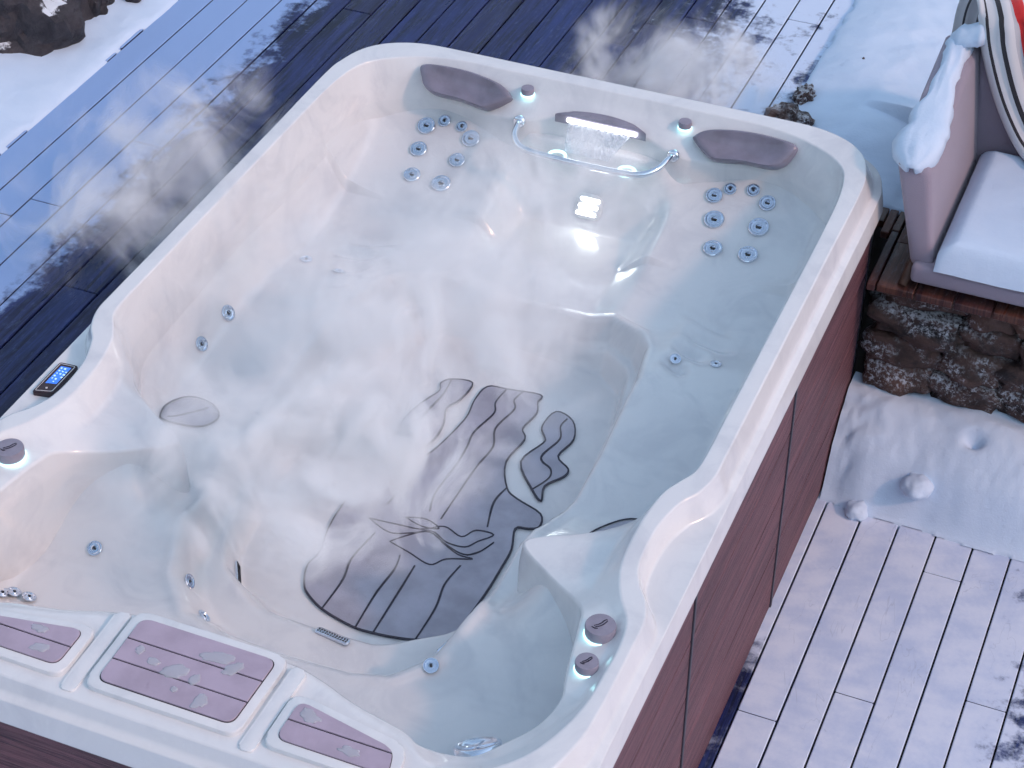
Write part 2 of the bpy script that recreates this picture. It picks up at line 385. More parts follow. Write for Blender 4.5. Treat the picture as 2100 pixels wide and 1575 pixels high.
hl = mesh_obj('horizon_blocker', V, F, mk_blocker()); tag(hl, kind='structure', label='unseen dark slopes added all round to block low sky light')
PB = .1298; GAP = .0058
ud = mesh_obj('upper_deck', *(lambda bm: ([v.co[:] for v in bm.verts], [[v.index for v in f.verts] for f in bm.faces]))(rbox_bm(-2.2, .95, 1.80, 4.2, UZ-.09, UZ-.05, 0)), EARTH, None, False)
tag(ud, kind='structure', label='raised wooden deck left of and behind the hot tub')
lines = [-1.674+PB*k for k in range(-4, 22)]
known = {-4: [1.67], -3: [.513, 2.3], -2: [.513, 2.9], -1: [.628, 2.6], 0: [1.099, 2.9], 1: [1.333, 3.0], 2: [.235, 2.303], 3: [1.112, 3.1], 4: [-.7, 1.9]}
for k in range(-4, 17):
    x0, x1 = lines[k+4]+GAP/2, lines[k+5]-GAP/2
    yA = -2.3 if x1 < -1.04 else 1.715
    cuts = sorted(c for c in known.get(k, [random.uniform(2.0, 3.6)]) if c > yA+.1)
    ys = [yA]+cuts+[4.2]
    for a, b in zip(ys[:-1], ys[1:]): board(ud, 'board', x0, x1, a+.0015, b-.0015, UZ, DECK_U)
# part of the raised deck under the armchair
sdk = mesh_obj('terrace_deck', *(lambda bm: ([v.co[:] for v in bm.verts], [[v.index for v in f.verts] for f in bm.faces]))(rbox_bm(1.08, 2.5, 1.5, 4.2, UZ-.09, UZ-.05, 0)), EARTH, None, False)
tag(sdk, kind='structure', label='raised terrace of bare boards under the armchair')
for a, b in ((1.286, 1.62), (1.623, 2.5)): board(sdk, 'board', 1.031, 1.059, a, b, UZ, DECK_S)
for x0_, y0_ in ((.997, 1.60), (.963, 1.66)): board(sdk, 'board', x0_, x0_+.030, y0_, 2.5, UZ, DECK_S)
x = 1.062; k = 0
while x < 2.5:
    cuts = [[1.56, 2.6], [2.0], [1.7, 2.9], [2.3]][k % 4]
    ys = [1.285]+cuts+[4.2]
    for a, b in zip(ys[:-1], ys[1:]): board(sdk, 'board', x+GAP/2, x+PB-GAP/2, a+.0015, b-.0015, UZ, DECK_S)
    x += PB; k += 1
# lower deck
ld = mesh_obj('lower_deck', *(lambda bm: ([v.co[:] for v in bm.verts], [[v.index for v in f.verts] for f in bm.faces]))(rbox_bm(-2.5, 2.6, -3.1, 1.5, -.085, -.05, 0)), EARTH, None, False)
tag(ld, kind='structure', label='snow dusted lower deck beside the hot tub')
kn = {0: [.034, 1.9], 1: [-.95], 2: [.227], 3: [.869, -1.4], 4: [1.168, -.6], 5: [.35], 6: [.72, -.9], 7: [-.2], 8: [.5]}
for k in range(-27, 12):
    x0 = 1.041+.1301*k+GAP/2; x1 = 1.041+.1301*(k+1)-GAP/2
    yB = 1.47 if k >= -1 else -1.50
    cuts = sorted(c for c in kn.get(k, [random.uniform(-2.6, -1.7)]) if c < yB-.05)
    ys = [-3.1]+cuts+[yB]
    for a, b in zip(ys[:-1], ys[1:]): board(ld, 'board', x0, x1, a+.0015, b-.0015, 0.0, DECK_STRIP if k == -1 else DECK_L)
# snow drifts lying against and over the decks
def driftL(x, y):
    e = -2.055+.018*fbm(y*3.1, 1.7)+.010*fbm(y*11, 4.2); d = e-x
    if d < 0: return UZ-.03+.0*d
    h = .022*(1-math.exp(-d*28))+.05*sst_(.05, .5, d)+.05*sst_(.1, 1.2, d)*(fbm(x*1.6, y*1.6)+.5)
    return UZ+h+.006*fbm(x*9, y*9)
def frange(a, b, s):
    n = int(round((b-a)/s)); return [a+(b-a)*i/n for i in range(n+1)]
xs = [-14, -9, -6, -4.5, -3.8]+frange(-3.4, -2.0, .02); ys = [-9, -6, -4, -2.4, -1.4]+frange(-.6, 3.4, .025)+[3.7, 4.2, 5, 7, 10, 16]
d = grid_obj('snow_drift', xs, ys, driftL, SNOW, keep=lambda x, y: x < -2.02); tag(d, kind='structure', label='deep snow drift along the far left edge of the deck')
d = grid_obj('snow_bank', [-2.06, -1, 0, 1, 2, 3, 5, 9], [4.19, 4.6, 6, 9, 16], lambda x, y: UZ+.04*sst_(4.2, 4.8, y)+.05*fbm(x, y), SNOW); tag(d, kind='structure', label='snow field beyond the raised deck')
def driftR(x, y):
    e = .487+.012*fbm(y*3.0, 7.7)+.008*fbm(y*12, 1.2); d = x-e
    f = y-(1.735+.01*fbm(x*5, 3.3)); q = min(d, f)
    if q < 0: return UZ-.02
    r = 1.01-x+.03*fbm(y*4, 9.1) if y < 2.25 else 1.0
    q = min(q, max(r, 0)) if r < .3 else q
    h = .016*(1-math.exp(-q*40))+.055*sst_(.02, .35, q)*(1+.5*fbm(x*2.3, y*2.3))
    h += .055*math.exp(-((x-.86)/.16)**2-((y-2.12)/.20)**2)+.04*math.exp(-((x-.62)/.14)**2-((y-2.75)/.5)**2)-.035*math.exp(-((x-.80)/.09)**2-((y-1.90)/.10)**2)
    return UZ+max(h, .004)+.003*fbm(x*14, y*14)
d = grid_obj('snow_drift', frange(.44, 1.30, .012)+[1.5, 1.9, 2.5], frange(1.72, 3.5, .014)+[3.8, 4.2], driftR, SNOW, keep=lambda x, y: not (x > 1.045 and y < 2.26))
tag(d, kind='structure', label='smooth snow drift between the hot tub and the armchair')
def pile(x, y):
    e = 1.045+.04*fbm(x*1.6, 5.1)+.03*sst_(1.15, 1.02, x)
    t = (y-e)/(1.41-e)
    if t < 0: return -.03
    t = min(t, 1); top = .315-.05*sst_(1.4, 1.9, x)
    h = top*(.62*sst_(0, .85, t)+.38*sst_(.0, .35, t))
    rim_ = sst_(0, .25, t)
    h += .014*fbm(x*4, y*4, 1.5)*rim_+.004*fbm(x*22, y*22)*rim_*(1+3.0*sst_(1.22, 1.05, x)*sst_(1.38, 1.2, y))
    h -= .05*math.exp(-((x-1.475)/.032)**2-((y-1.275)/.020)**2)
    return max(h, .003)
d = grid_obj('snow_pile', frange(1.012, 2.4, .010), frange(.78, 1.43, .010), pile, SNOW, keep=lambda x, y: pile(x, y) > -.02)
tag(d, 'rounded snow pile heaped against the foot of the stone wall', 'snow')
def lump(loc, r, label, seed, sq=.75):
    bm = bmesh.new(); bmesh.ops.create_icosphere(bm, subdivisions=4, radius=1)
    for v in bm.verts:
        n = v.co.normalized(); k = 1+.20*fbm(n.x*1.3+seed, n.y*1.3, n.z*1.3, 2)+.015*fbm(n.x*5, n.y*5+seed, n.z*5)
        v.co = Vector((n.x*k*r, n.y*k*r*1.05, n.z*k*r*sq))
    o = bm_obj('snow_lump', bm, SNOW); o.location = loc; tag(o, label, 'snow', 'loose lumps of snow by the pile'); return o
lump((1.150, 1.055, .018), .040, 'small round snowball on the boards in front of the snow pile', 3)
lump((1.330, 1.135, .130), .055, 'crumbled snow lump lying on the lower edge of the snow pile', 11)
lump((1.490, 1.300, .225), .030, 'small snow lump beside the hole in the snow pile', 19)
# ------------------------------------------------------------------ rocks
def rock(loc, rx, ry, rz, seed, label, sub=5, rough=.45, mat=None, cat='rock'):
    bm = bmesh.new(); bmesh.ops.create_icosphere(bm, subdivisions=sub, radius=1)
    for v in bm.verts:
        n = v.co.normalized()
        k = 1+rough*.7*mnoise.ridged_multi_fractal(Vector((n.x*1.1+seed, n.y*1.1, n.z*1.1)), 1, 2, 4, 1, 2)*.35+rough*.5*fbm(n.x*2.2, n.y*2.2+seed, n.z*2.2)
        c = mnoise.cell(Vector((n.x*2+seed, n.y*2, n.z*2)))*.10*rough
        v.co = Vector((n.x*rx, n.y*ry, n.z*rz))*(k+c)
    o = bm_obj('rock', bm, mat or ROCK); autosmooth(o, 24); o.location = loc; tag(o, label, cat, 'rocks showing through the snow'); return o
rock((-2.56, 1.62, UZ+.05), .29, .30, .34, 1.0, 'large dark boulder half buried in snow at the deck edge')
rock((-2.34, 1.86, UZ+.03), .09, .11, .15, 4.3, 'narrow upright dark rock touching the boulder')
rock((-2.62, 1.30, UZ+.05), .09, .08, .09, 8.1, 'low dark rock nearest the camera below the boulder', 4)
rock((-2.42, 1.28, UZ+.045), .035, .03, .04, 15.5, 'tiny dark stone lying in the snow below the boulder', 3)
rock((-2.20, 1.99, UZ+.045), .035, .03, .035, 12.2, 'tiny dark stone alone in the snow right of the boulder', 3)
rock((.515, 2.085, UZ+.02), .075, .085, .075, 21.0, 'jagged brown stone breaking through snow behind the hot tub corner', 4, .7, STONE)
rock((.515, 2.325, UZ+.015), .035, .045, .045, 27.0, 'small brown stone at the snow edge near the wet boards', 4, .7, STONE)
rock((.665, 2.60, UZ+.062), .014, .014, .014, 31.0, 'single dark crumb of stone on smooth snow', 3, .8, STONE)
# ------------------------------------------------------------------ stone wall under the armchair
wall = empty('stone_wall', (1.7, 1.5, 0)); tag(wall, 'dry stone retaining wall with frosted stones below the armchair', 'wall')
def wpart(o):
    o.parent = wall; o.matrix_parent_inverse = wall.matrix_world.inverted() if False else Matrix.Translation((-1.7, -1.5, 0)); return o
wpart(bm_obj('mortar_core', rbox_bm(1.10, 2.5, 1.46, 1.70, -.05, UZ-.04, 0), MORTAR))
stones = []
for s in range(6):
    bm = bmesh.new(); bmesh.ops.create_cube(bm, size=1.0); bmesh.ops.subdivide_edges(bm, edges=bm.edges[:], cuts=6, use_grid_fill=True)
    for v in bm.verts:
        c = v.co*2; m = max(abs(c.x), abs(c.y), abs(c.z)); n = c.normalized()
        q = c.lerp(n*1.16, .50); nn = q*(1+.26*fbm(q.x*1.1+s*5, q.y*1.1, q.z*1.1)+.07*fbm(q.x*4+s, q.y*4, q.z*4)); v.co = nn*.5
    me = bpy.data.meshes.new('stone'); bm.to_mesh(me); bm.free(); me.polygons.foreach_set('use_smooth', [True]*len(me.polygons)); me.materials.append(STONE); stones.append(me)
zc = .0; row = 0
rs = random.Random(5)
while zc < UZ-.05:
    hh = rs.uniform(.085, .125); hh = min(hh, UZ-.035-zc)
    if UZ-.035-zc-hh < .045: hh = UZ-.035-zc
    x = 1.055+(0 if row % 2 else .0)
    while x < 2.45:
        ww = rs.uniform(.13, .32)
        o = bpy.data.objects.new('stone', rs.choice(stones)); link(o)
        o.location = (x+ww/2, 1.475+rs.uniform(-.018, .012), zc+hh/2+rs.uniform(-.004, .004)); o.scale = (ww*1.06, .18, hh*rs.uniform(.95, 1.25))
        o.rotation_euler = (rs.uniform(-.12, .12), rs.uniform(-.14, .14), rs.choice((0, math.pi))+rs.uniform(-.05, .05)); wpart(o)
        x += ww
    zc += hh; row += 1
# ================================================================== HOT TUB
tub = empty('hot_tub', (0, 0, 0)); tag(tub, 'large white steaming hot tub with wood skirt and lavender trays', 'hot tub')
NX, NY = 0, 1
# stations of the right half, back centre -> front centre: lip, wall base, rim outer, rim inner, shelf, water edge
def S(lip, ro, ri, sh, ed, base=None): return dict(lip=lip, ro=ro, ri=ri, sh=sh, ed=ed, base=base)
zt = 1.14
ST = [
 S((0, 1.69), (0, 1.637, zt), (0, 1.575, zt), (0, 1.545, 1.10), (0, 1.475, 1.055)),
 S((.16, 1.69), (.16, 1.637, zt), (.16, 1.575, zt), (.16, 1.545, 1.10), (.16, 1.475, 1.05)),
 S((.29, 1.69), (.29, 1.637, zt), (.29, 1.573, zt), (.29, 1.543, 1.095), (.285, 1.445, 1.03)),
 S((.42, 1.69), (.42, 1.637, zt), (.42, 1.573, zt), (.42, 1.54, 1.095), (.42, 1.475, 1.0)),
 S((.55, 1.69), (.55, 1.637, zt), (.55, 1.571, zt), (.55, 1.54, 1.095), (.55, 1.505, .995)),
 S((.70, 1.69), (.69, 1.635, zt), (.67, 1.55, zt), (.66, 1.525, 1.09), (.65, 1.505, .99)),
 S((.80, 1.685), (.785, 1.617, zt), (.755, 1.515, zt), (.745, 1.495, 1.085), (.735, 1.48, .985)),
 S((.90, 1.65), (.87, 1.572, zt), (.835, 1.462, zt), (.825, 1.447, 1.08), (.81, 1.435, .985)),
 S((.975, 1.58), (.925, 1.505, zt), (.882, 1.40, zt), (.872, 1.39, 1.08), (.855, 1.38, .985)),
 S((1.015, 1.48), (.955, 1.415, zt), (.904, 1.31, zt), (.893, 1.305, 1.08), (.878, 1.30, .985)),
 S((1.025, 1.36), (.968, 1.30, zt), (.914, 1.18, zt), (.903, 1.18, 1.08), (.892, 1.18, .985)),
 S((1.025, .90), (.968, .90, zt), (.915, .90, zt), (.906, .90, 1.08), (.897, .90, .985)),
 S((1.025, .40), (.968, .40, zt), (.915, .40, zt), (.906, .40, 1.08), (.897, .40, .985)),
 S((1.025, .05), (.968, .05, zt), (.915, .05, zt), (.906, .05, 1.08), (.897, .05, .985)),
 S((1.025, -.10), (.968, -.12, zt), (.915, -.12, zt), (.905, -.12, 1.08), (.893, -.12, .985)),
 S((1.025, -.19), (.966, -.205, 1.139), (.908, -.205, 1.139), (.892, -.20, 1.08), (.870, -.20, .99), (.996, -.195, 1.063)),
 S((1.025, -.27), (.945, -.275, 1.133), (.880, -.255, 1.133), (.850, -.265, 1.07), (.815, -.28, .995), (.975, -.275, 1.058)),
 S((1.025, -.33), (.912, -.325, 1.128), (.855, -.305, 1.128), (.815, -.33, 1.055), (.765, -.345, 1.0), (.935, -.335, 1.054)),
 S((1.025, -.41), (.886, -.41, 1.12), (.838, -.40, 1.12), (.790, -.41, 1.04), (.655, -.425, 1.003), (.908, -.41, 1.05)),
 S((1.025, -.50), (.880, -.50, 1.115), (.834, -.50, 1.115), (.782, -.50, 1.036), (.532, -.505, 1.002), (.902, -.50, 1.05)),
 S((1.025, -.585), (.886, -.585, 1.115), (.840, -.59, 1.115), (.785, -.59, 1.045), (.64, -.60, 1.006), (.908, -.585, 1.05)),
 S((1.025, -.65), (.912, -.65, 1.115), (.858, -.655, 1.115), (.800, -.665, 1.065), (.745, -.68, 1.025), (.935, -.65, 1.052)),
 S((1.025, -.71), (.948, -.705, 1.117), (.885, -.715, 1.117), (.845, -.725, 1.085), (.785, -.735, 1.055), (.972, -.70, 1.056)),
 S((1.025, -.78), (.968, -.775, 1.118), (.925, -.785, 1.118), (.900, -.79, 1.092), (.800, -.79, 1.066), (.996, -.77, 1.062)),
 S((1.025, -.88), (.970, -.87, 1.118), (.938, -.87, 1.118), (.918, -.87, 1.093), (.815, -.87, 1.068)),
 S((1.025, -.99), (.970, -.98, 1.118), (.936, -.975, 1.118), (.916, -.97, 1.092), (.832, -.965, 1.066)),
 S((1.025, -1.12), (.968, -1.09, 1.118), (.930, -1.075, 1.118), (.905, -1.06, 1.085), (.848, -1.04, 1.055)),
 S((1.022, -1.25), (.957, -1.20, 1.118), (.910, -1.17, 1.118), (.870, -1.13, 1.070), (.822, -1.12, 1.035)),
 S((.985, -1.40), (.918, -1.325, 1.118), (.866, -1.275, 1.118), (.820, -1.225, 1.062), (.765, -1.20, 1.028)),
 S((.905, -1.50), (.842, -1.42, 1.117), (.798, -1.355, 1.117), (.760, -1.295, 1.064), (.715, -1.265, 1.03)),
 S((.80, -1.56), (.750, -1.495, 1.115), (.715, -1.42, 1.115), (.690, -1.345, 1.075), (.655, -1.30, 1.05)),
 S((.70, -1.583), (.660, -1.53, 1.113), (.645, -1.488, 1.113), (.640, -1.38, 1.098), (.598, -1.325, 1.085)),
 S((.58, -1.585), (.560, -1.538, 1.110), (.555, -1.503, 1.110), (.57, -1.345, 1.098), (.545, -1.300, 1.085)),
 S((.42, -1.585), (.42, -1.538, 1.108), (.42, -1.505, 1.108), (.42, -1.300, 1.098), (.41, -1.270, 1.085)),
 S((.30, -1.585), (.30, -1.538, 1.106), (.30, -1.505, 1.106), (.30, -1.262, 1.098), (.30, -1.232, 1.085)),
 S((.21, -1.585), (.21, -1.538, 1.106), (.21, -1.505, 1.106), (.21, -1.236, 1.098), (.21, -1.213, 1.085)),
 S((.10, -1.585), (.10, -1.538, 1.106), (.10, -1.505, 1.106), (.10, -1.236, 1.098), (.10, -1.213, 1.085)),
 S((0, -1.585), (0, -1.538, 1.106), (0, -1.505, 1.106), (0, -1.236, 1.098), (0, -1.213, 1.085)),
]
def mirror_st(s):
    m = lambda p: None if p is None else (-p[0],)+tuple(p[1:]); return {k: m(v) for k, v in s.items()}
LOOP = ST+[mirror_st(s) for s in ST[-2:0:-1]]
def prof(i):
    s = LOOP[i]; n = len(LOOP); a = np.array(LOOP[i-1]['lip']); b = np.array(LOOP[(i+1) % n]['lip']); t = b-a; t = t/np.hypot(*t)
    inn = np.array([t[1], -t[0]])            # clockwise loop: inward normal
    lip = np.array(s['lip'], float)
    P = []
    q = lip+inn*.05; P.append((q[0], q[1], .986))
    P.append((lip[0], lip[1], .986))
    q = lip+inn*.002; P.append((q[0], q[1], 1.0))
    q = lip+inn*.013; P.append((q[0], q[1], 1.058))
    if s['base'] is None:
        ro = np.array(s['ro']); q = lip+inn*.024; q = q*.62+ro[:2]*.38 if np.hypot(*(ro[:2]-lip)) > .03 else q
        P.append((q[0], q[1], 1.066))
    else: P.append(s['base'])
    P += [s['ro'], s['ri'], s['sh'], s['ed']]
    e = np.array(s['ed'], float); c = np.array([0, e[1]*.8]); dv = c-e[:2]; dv = dv/(np.hypot(*dv)+1e-6)
    if abs(e[0]) < .35 and abs(e[1]) > 1: dv = np.array([0, -math.copysign(1, e[1])])
    P.append((e[0]+dv[0]*.012, e[1]+dv[1]*.012, min(e[2]-.06, .93))); P.append((e[0]+dv[0]*.02, e[1]+dv[1]*.02, .74)); P.append((e[0]+dv[0]*.01, e[1]+dv[1]*.01, .50))
    return [np.array(p, float) for p in P]
RAD = [0, .004, .02, .004, .008, .006, .006, .014, .010, .02, .03, 0]
def rounded(P):
    out = [P[0]]
    for i in range(1, len(P)-1):
        a, p, b = P[i-1], P[i], P[i+1]; la = np.linalg.norm(a-p)+1e-9; lb = np.linalg.norm(b-p)+1e-9; r = min(RAD[i], la*.45, lb*.45)
        s_ = p+(a-p)/la*r; e_ = p+(b-p)/lb*r
        out += [s_, s_*.25+p*.5+e_*.25, e_]
    out.append(P[-1]); return out
rows = [np.array(prof(i)) for i in range(len(LOOP))]
SUB = 7
dense = catmull([r.ravel() for r in rows], SUB, True)
K = len(rows[0]); V = []; F = []
for q in dense: V += rounded(list(q.reshape(K, 3)))
M_ = len(V)//len(dense); N_ = len(dense)
for i in range(N_):
    for k in range(M_-1): F.append((i*M_+k, i*M_+k+1, ((i+1) % N_)*M_+k+1, ((i+1) % N_)*M_+k))
rim = mesh_obj('rim', V, F, ACR, tub); md = rim.modifiers.new('weighted', 'WEIGHTED_NORMAL'); md.mode = 'FACE_AREA'; md.weight = 60; md.thresh = .02
rim['label'] = 'thick white rim with flat top and pinched armrests'
# basin
gx = np.linspace(-.93, .93, 230); gy = np.linspace(-1.42, 1.56, 365)
XX, YY = np.meshgrid(gx, gy); ZZ = np.minimum(hf(XX, YY), .985)
V = np.stack([XX.ravel(), YY.ravel(), ZZ.ravel()], 1); nx_ = len(gx); F = []
for j in range(len(gy)-1):
    for i in range(nx_-1): F.append((j*nx_+i, j*nx_+i+1, (j+1)*nx_+i+1, (j+1)*nx_+i))
basin = mesh_obj('basin', V, F, ACR, tub); basin['label'] = 'moulded white seats, loungers and sunken footwell'
def hfz(x, y): return float(hf(np.array([x]), np.array([y]))[0])
def hfn(x, y):
    e = .012; return Vector((hfz(x-e, y)-hfz(x+e, y), hfz(x, y-e)-hfz(x, y+e), 2*e)).normalized()
# water inside the tub
wp = rround([(-.925, 1.51), (-.925, -1.30), (.925, -1.30), (.925, 1.51)], .16, 8)
wo = mesh_obj('water', [(x, y, ZW) for x, y in wp], [tuple(range(len(wp)))], WATER, None, False); tag(wo, kind='structure', label='clear steaming water filling the hot tub')
# ------------------------------------------------------------------ jets
JV, JF = lathe([(1.0, -.05), (1.0, .16), (.94, .22), (.80, .22), (.72, .08), (.62, .05), (.50, .06), (.44, .14), (.30, .15), (.24, .02)], 32)
jm = bpy.data.meshes.new('jet'); jm.from_pydata(JV, [], JF); jm.polygons.foreach_set('use_smooth', [True]*len(jm.polygons)); jm.materials.append(STEEL); jm.set_sharp_from_angle(angle=R_(40))
nm = bpy.data.meshes.new('nozzle'); bmn = rbox_bm(-.30, .30, -.07, .07, .08, .175, .02, 1); bmn.to_mesh(nm); bmn.free(); nm.materials.append(DARK)
dm = bpy.data.meshes.new('nozzle'); dv_, df_ = lathe([(.18, .0), (.18, .175), (.12, .185)], 12); dm.from_pydata(dv_, [], df_); dm.materials.append(DARK)
def jet(x, y, r, slot=True, nrm=None, z=None, lift=.002):
    n = nrm or hfn(x, y); zz = hfz(x, y) if z is None else z
    o = bpy.data.objects.new('jet', jm); link(o, tub)
    q = n.to_track_quat('Z', 'X'); 
    right = Vector((1, 0, 0)); right = (right-n*right.dot(n)).normalized(); fw = n.cross(right)
    m = Matrix((( right.x, fw.x, n.x, 0), (right.y, fw.y, n.y, 0), (right.z, fw.z, n.z, 0), (0, 0, 0, 1)))
    o.matrix_local = Matrix.Translation(Vector((x, y, zz))+n*lift) @ m @ Matrix.Scale(r, 4)
    c = bpy.data.objects.new('nozzle', nm if slot else dm); link(c, o)
JL = [(-.587, 1.473, .023, 0), (-.516, 1.467, .021, 0), (-.645, 1.444, .033, 1), (-.467, 1.435, .033, 1), (-.638, 1.358, .031, 1), (-.484, 1.35, .029, 1), (-.616, 1.251, .031, 1), (-.499, 1.243, .035, 1)]
JR = [(.491, 1.462, .022, 0), (.569, 1.474, .023, 0), (.445, 1.43, .029, 1), (.63, 1.444, .029, 1), (.474, 1.35, .035, 1), (.629, 1.359, .036, 1), (.508, 1.24, .033, 1), (.629, 1.248, .034, 1)]
for x, y, r, s in JL+JR: jet(x, y, r, s)
for x, y, r, s in [(-.759, .704, .021, 0), (-.628, .689, .021, 0), (.573, .666, .019, 0), (.698, .699, .019, 0), (-.654, -.801, .022, 0), (-.377, -.767, .022, 0), (-.286, -.849, .022, 0), (.402, -.831, .022, 0), (-.832, .294, .027, 1), (-.836, .126, .025, 1)]: jet(x, y, r, s)
for x, y in ((-.812, -1.035), (-.783, -1.02), (-.735, -1.02)): jet(x, y, .020, False, Vector((.25, .35, .9)).normalized(), .768, .004)
# drain / filter grille near the front right corner
for (x, y, zz, r) in [(.662, -1.118, .872, .062)]:
    n = Vector((-.35, .45, .82)).normalized(); mt = n.to_track_quat('Z', 'Y').to_matrix().to_4x4()
    v, f = lathe([(1, -.3), (1, .18), (.86, .24), (.80, .10)], 36); o = mesh_obj('filter_ring', v, f, STEEL, tub); o.matrix_local = Matrix.Translation((x, y, zz)) @ mt @ Matrix.Scale(r, 4)
    v, f = lathe([(.82, .0), (.82, .06), (.2, .07)], 24); c = mesh_obj('filter_plate', v, f, DARK, o)
    for k in range(3):
        b = bm_obj('spoke', rbox_bm(-.80, .80, -.05, .05, .06, .13, .02, 1), STEEL, o); b.rotation_euler = (0, 0, k*math.pi/3)
# perforated suction grilles
def grille(x, y, L, W, ang):
    n = hfn(x, y); zz = hfz(x, y); rz = Vector((math.cos(ang), math.sin(ang), 0)); rz = (rz-n*rz.dot(n)).normalized(); fw = n.cross(rz)
    m = Matrix(((rz.x, fw.x, n.x, 0), (rz.y, fw.y, n.y, 0), (rz.z, fw.z, n.z, 0), (0, 0, 0, 1)))
    o = bm_obj('suction_grille', prism_bm(rround([(-L/2, -W/2), (L/2, -W/2), (L/2, W/2), (-L/2, W/2)], W*.4, 4), -.004, .006, .002), STEEL, tub); o.matrix_local = Matrix.Translation(Vector((x, y, zz))+n*.002) @ m
    bm = bmesh.new(); nL, nW = int(L/.009), int(W/.009)
    for i in range(nL):
        for j in range(nW):
            cx, cy_ = (i-(nL-1)/2)*.0085, (j-(nW-1)/2)*.0085; bmesh.ops.create_cube(bm, size=.0042, matrix=Matrix.Translation((cx, cy_, .0055)))
    h = bm_obj('perforations', bm, DARK, o, False)
grille(-.345, -.57, .12, .03, R_(-75)); grille(.06, -.745, .11, .024, R_(-8)); grille(.40, -.70, .10, .022, R_(40))
# ------------------------------------------------------------------ foam floor mats
FZ = .5655
matA = [(-0.155, 0.552), (-0.084, 0.561), (-0.085, 0.471), (-0.11, 0.408), (-0.088, 0.336), (-0.082, 0.258), (-0.105, 0.194), (-0.164, 0.153), (-0.197, 0.126), (-0.209, 0.235), (-0.213, 0.314), (-0.195, 0.404), (-0.168, 0.478), (-0.18, 0.52)]
matB = [(-0.031, 0.562), (0.036, 0.575), (0.146, 0.59), (0.152, 0.551), (0.17, 0.497), (0.157, 0.41), (0.184, 0.361), (0.171, 0.238), (0.221, 0.126), (0.27, 0.091), (0.361, 0.056), (0.38, 0.001), (0.352, -0.02), (0.316, -0.035), (0.34, -0.122), (0.343, -0.207), (0.342, -0.325), (0.328, -0.494), (0.296, -0.54), (0.235, -0.572), (0.172, -0.588), (0.106, -0.596), (0.041, -0.596), (-0.062, -0.57), (-0.129, -0.533), (-0.163, -0.497), (-0.191, -0.424), (-0.184, -0.352), (-0.211, -0.213), (-0.202, 0.042), (-0.095, 0.145), (-0.06, 0.209), (-0.032, 0.38), (-0.042, 0.479)]
matC = [(0.225, 0.53), (0.292, 0.507), (0.328, 0.422), (0.312, 0.327), (0.364, 0.282), (0.364, 0.243), (0.326, 0.18), (0.341, 0.112), (0.296, 0.149), (0.214, 0.256), (0.245, 0.367), (0.24, 0.395), (0.211, 0.443)]
MLINES = [[(0.033, 0.574), (0.026, 0.497), (0.043, 0.442), (0.021, 0.332), (0.029, 0.256), (0.032, 0.16), (0.027, 0.016), (0.046, -0.068)], [(0.088, 0.586), (0.078, 0.53), (0.096, 0.486), (0.077, 0.376), (0.105, 0.288), (0.095, 0.177), (0.092, 0.025), (0.091, -0.085)], [(-0.083, 0.145), (-0.073, 0.068), (-0.088, -0.088)], [(0.221, 0.126), (0.21, 0.047), (0.236, -0.064)], [(-0.067, -0.219), (-0.083, -0.344), (-0.067, -0.44), (-0.07, -0.566)], [(0.044, -0.277), (0.054, -0.338), (0.047, -0.45), (0.052, -0.595)], [(0.103, -0.3), (0.106, -0.434), (0.108, -0.595)], [(0.228, -0.247), (0.217, -0.337), (0.232, -0.438), (0.231, -0.571)]]
LA = [[(-0.155, 0.547), (-0.149, 0.465), (-0.163, 0.335), (-0.162, 0.156)]]
LC = [[(0.272, 0.509), (0.266, 0.466), (0.287, 0.405), (0.265, 0.317), (0.276, 0.283), (0.313, 0.26), (0.324, 0.217), (0.296, 0.149)]]
LOGO = [[(-0.111, -0.166), (-0.018, -0.158), (0.058, -0.148), (0.115, -0.111), (0.18, -0.132), (0.21, -0.089), (0.267, -0.087), (0.235, -0.131), (0.208, -0.169), (0.149, -0.172), (0.088, -0.145), (0.029, -0.179), (-0.03, -0.199), (-0.111, -0.166)], [(-0.011, -0.119), (0.05, -0.103), (0.103, -0.125), (0.053, -0.137), (-0.011, -0.119)], [(-0.01, -0.235), (0.032, -0.186), (0.084, -0.151), (0.154, -0.183), (0.216, -0.2), (0.254, -0.176), (0.28, -0.117), (0.261, -0.164), (0.228, -0.2)], [(-0.01, -0.235), (0.065, -0.256), (0.142, -0.279), (0.178, -0.238), (0.25, -0.208), (0.201, -0.207), (0.132, -0.175)]]
def floor_mat(poly, lines, logo=()):
    sm = [tuple(p) for p in catmull(poly, 4, True)]
    o = bm_obj('floor_mat', prism_bm(sm, FZ-.012, FZ, .0), MAT, tub, False)
    v, f = ribbon(sm+[sm[0]], .0065, FZ+.0015); mesh_obj('mat_edge', v, f, LINE, o, False)
    for L in lines:
        v, f = ribbon(catmull(L, 6), .0065, FZ+.0022); mesh_obj('groove', v, f, LINE, o, False)
    for L in logo:
        v, f = ribbon(catmull(L, 5), .0036, FZ+.0028); mesh_obj('emblem', v, f, LINE, o, False)
floor_mat(matA, LA); floor_mat(matB, MLINES, LOGO); floor_mat(matC, LC)
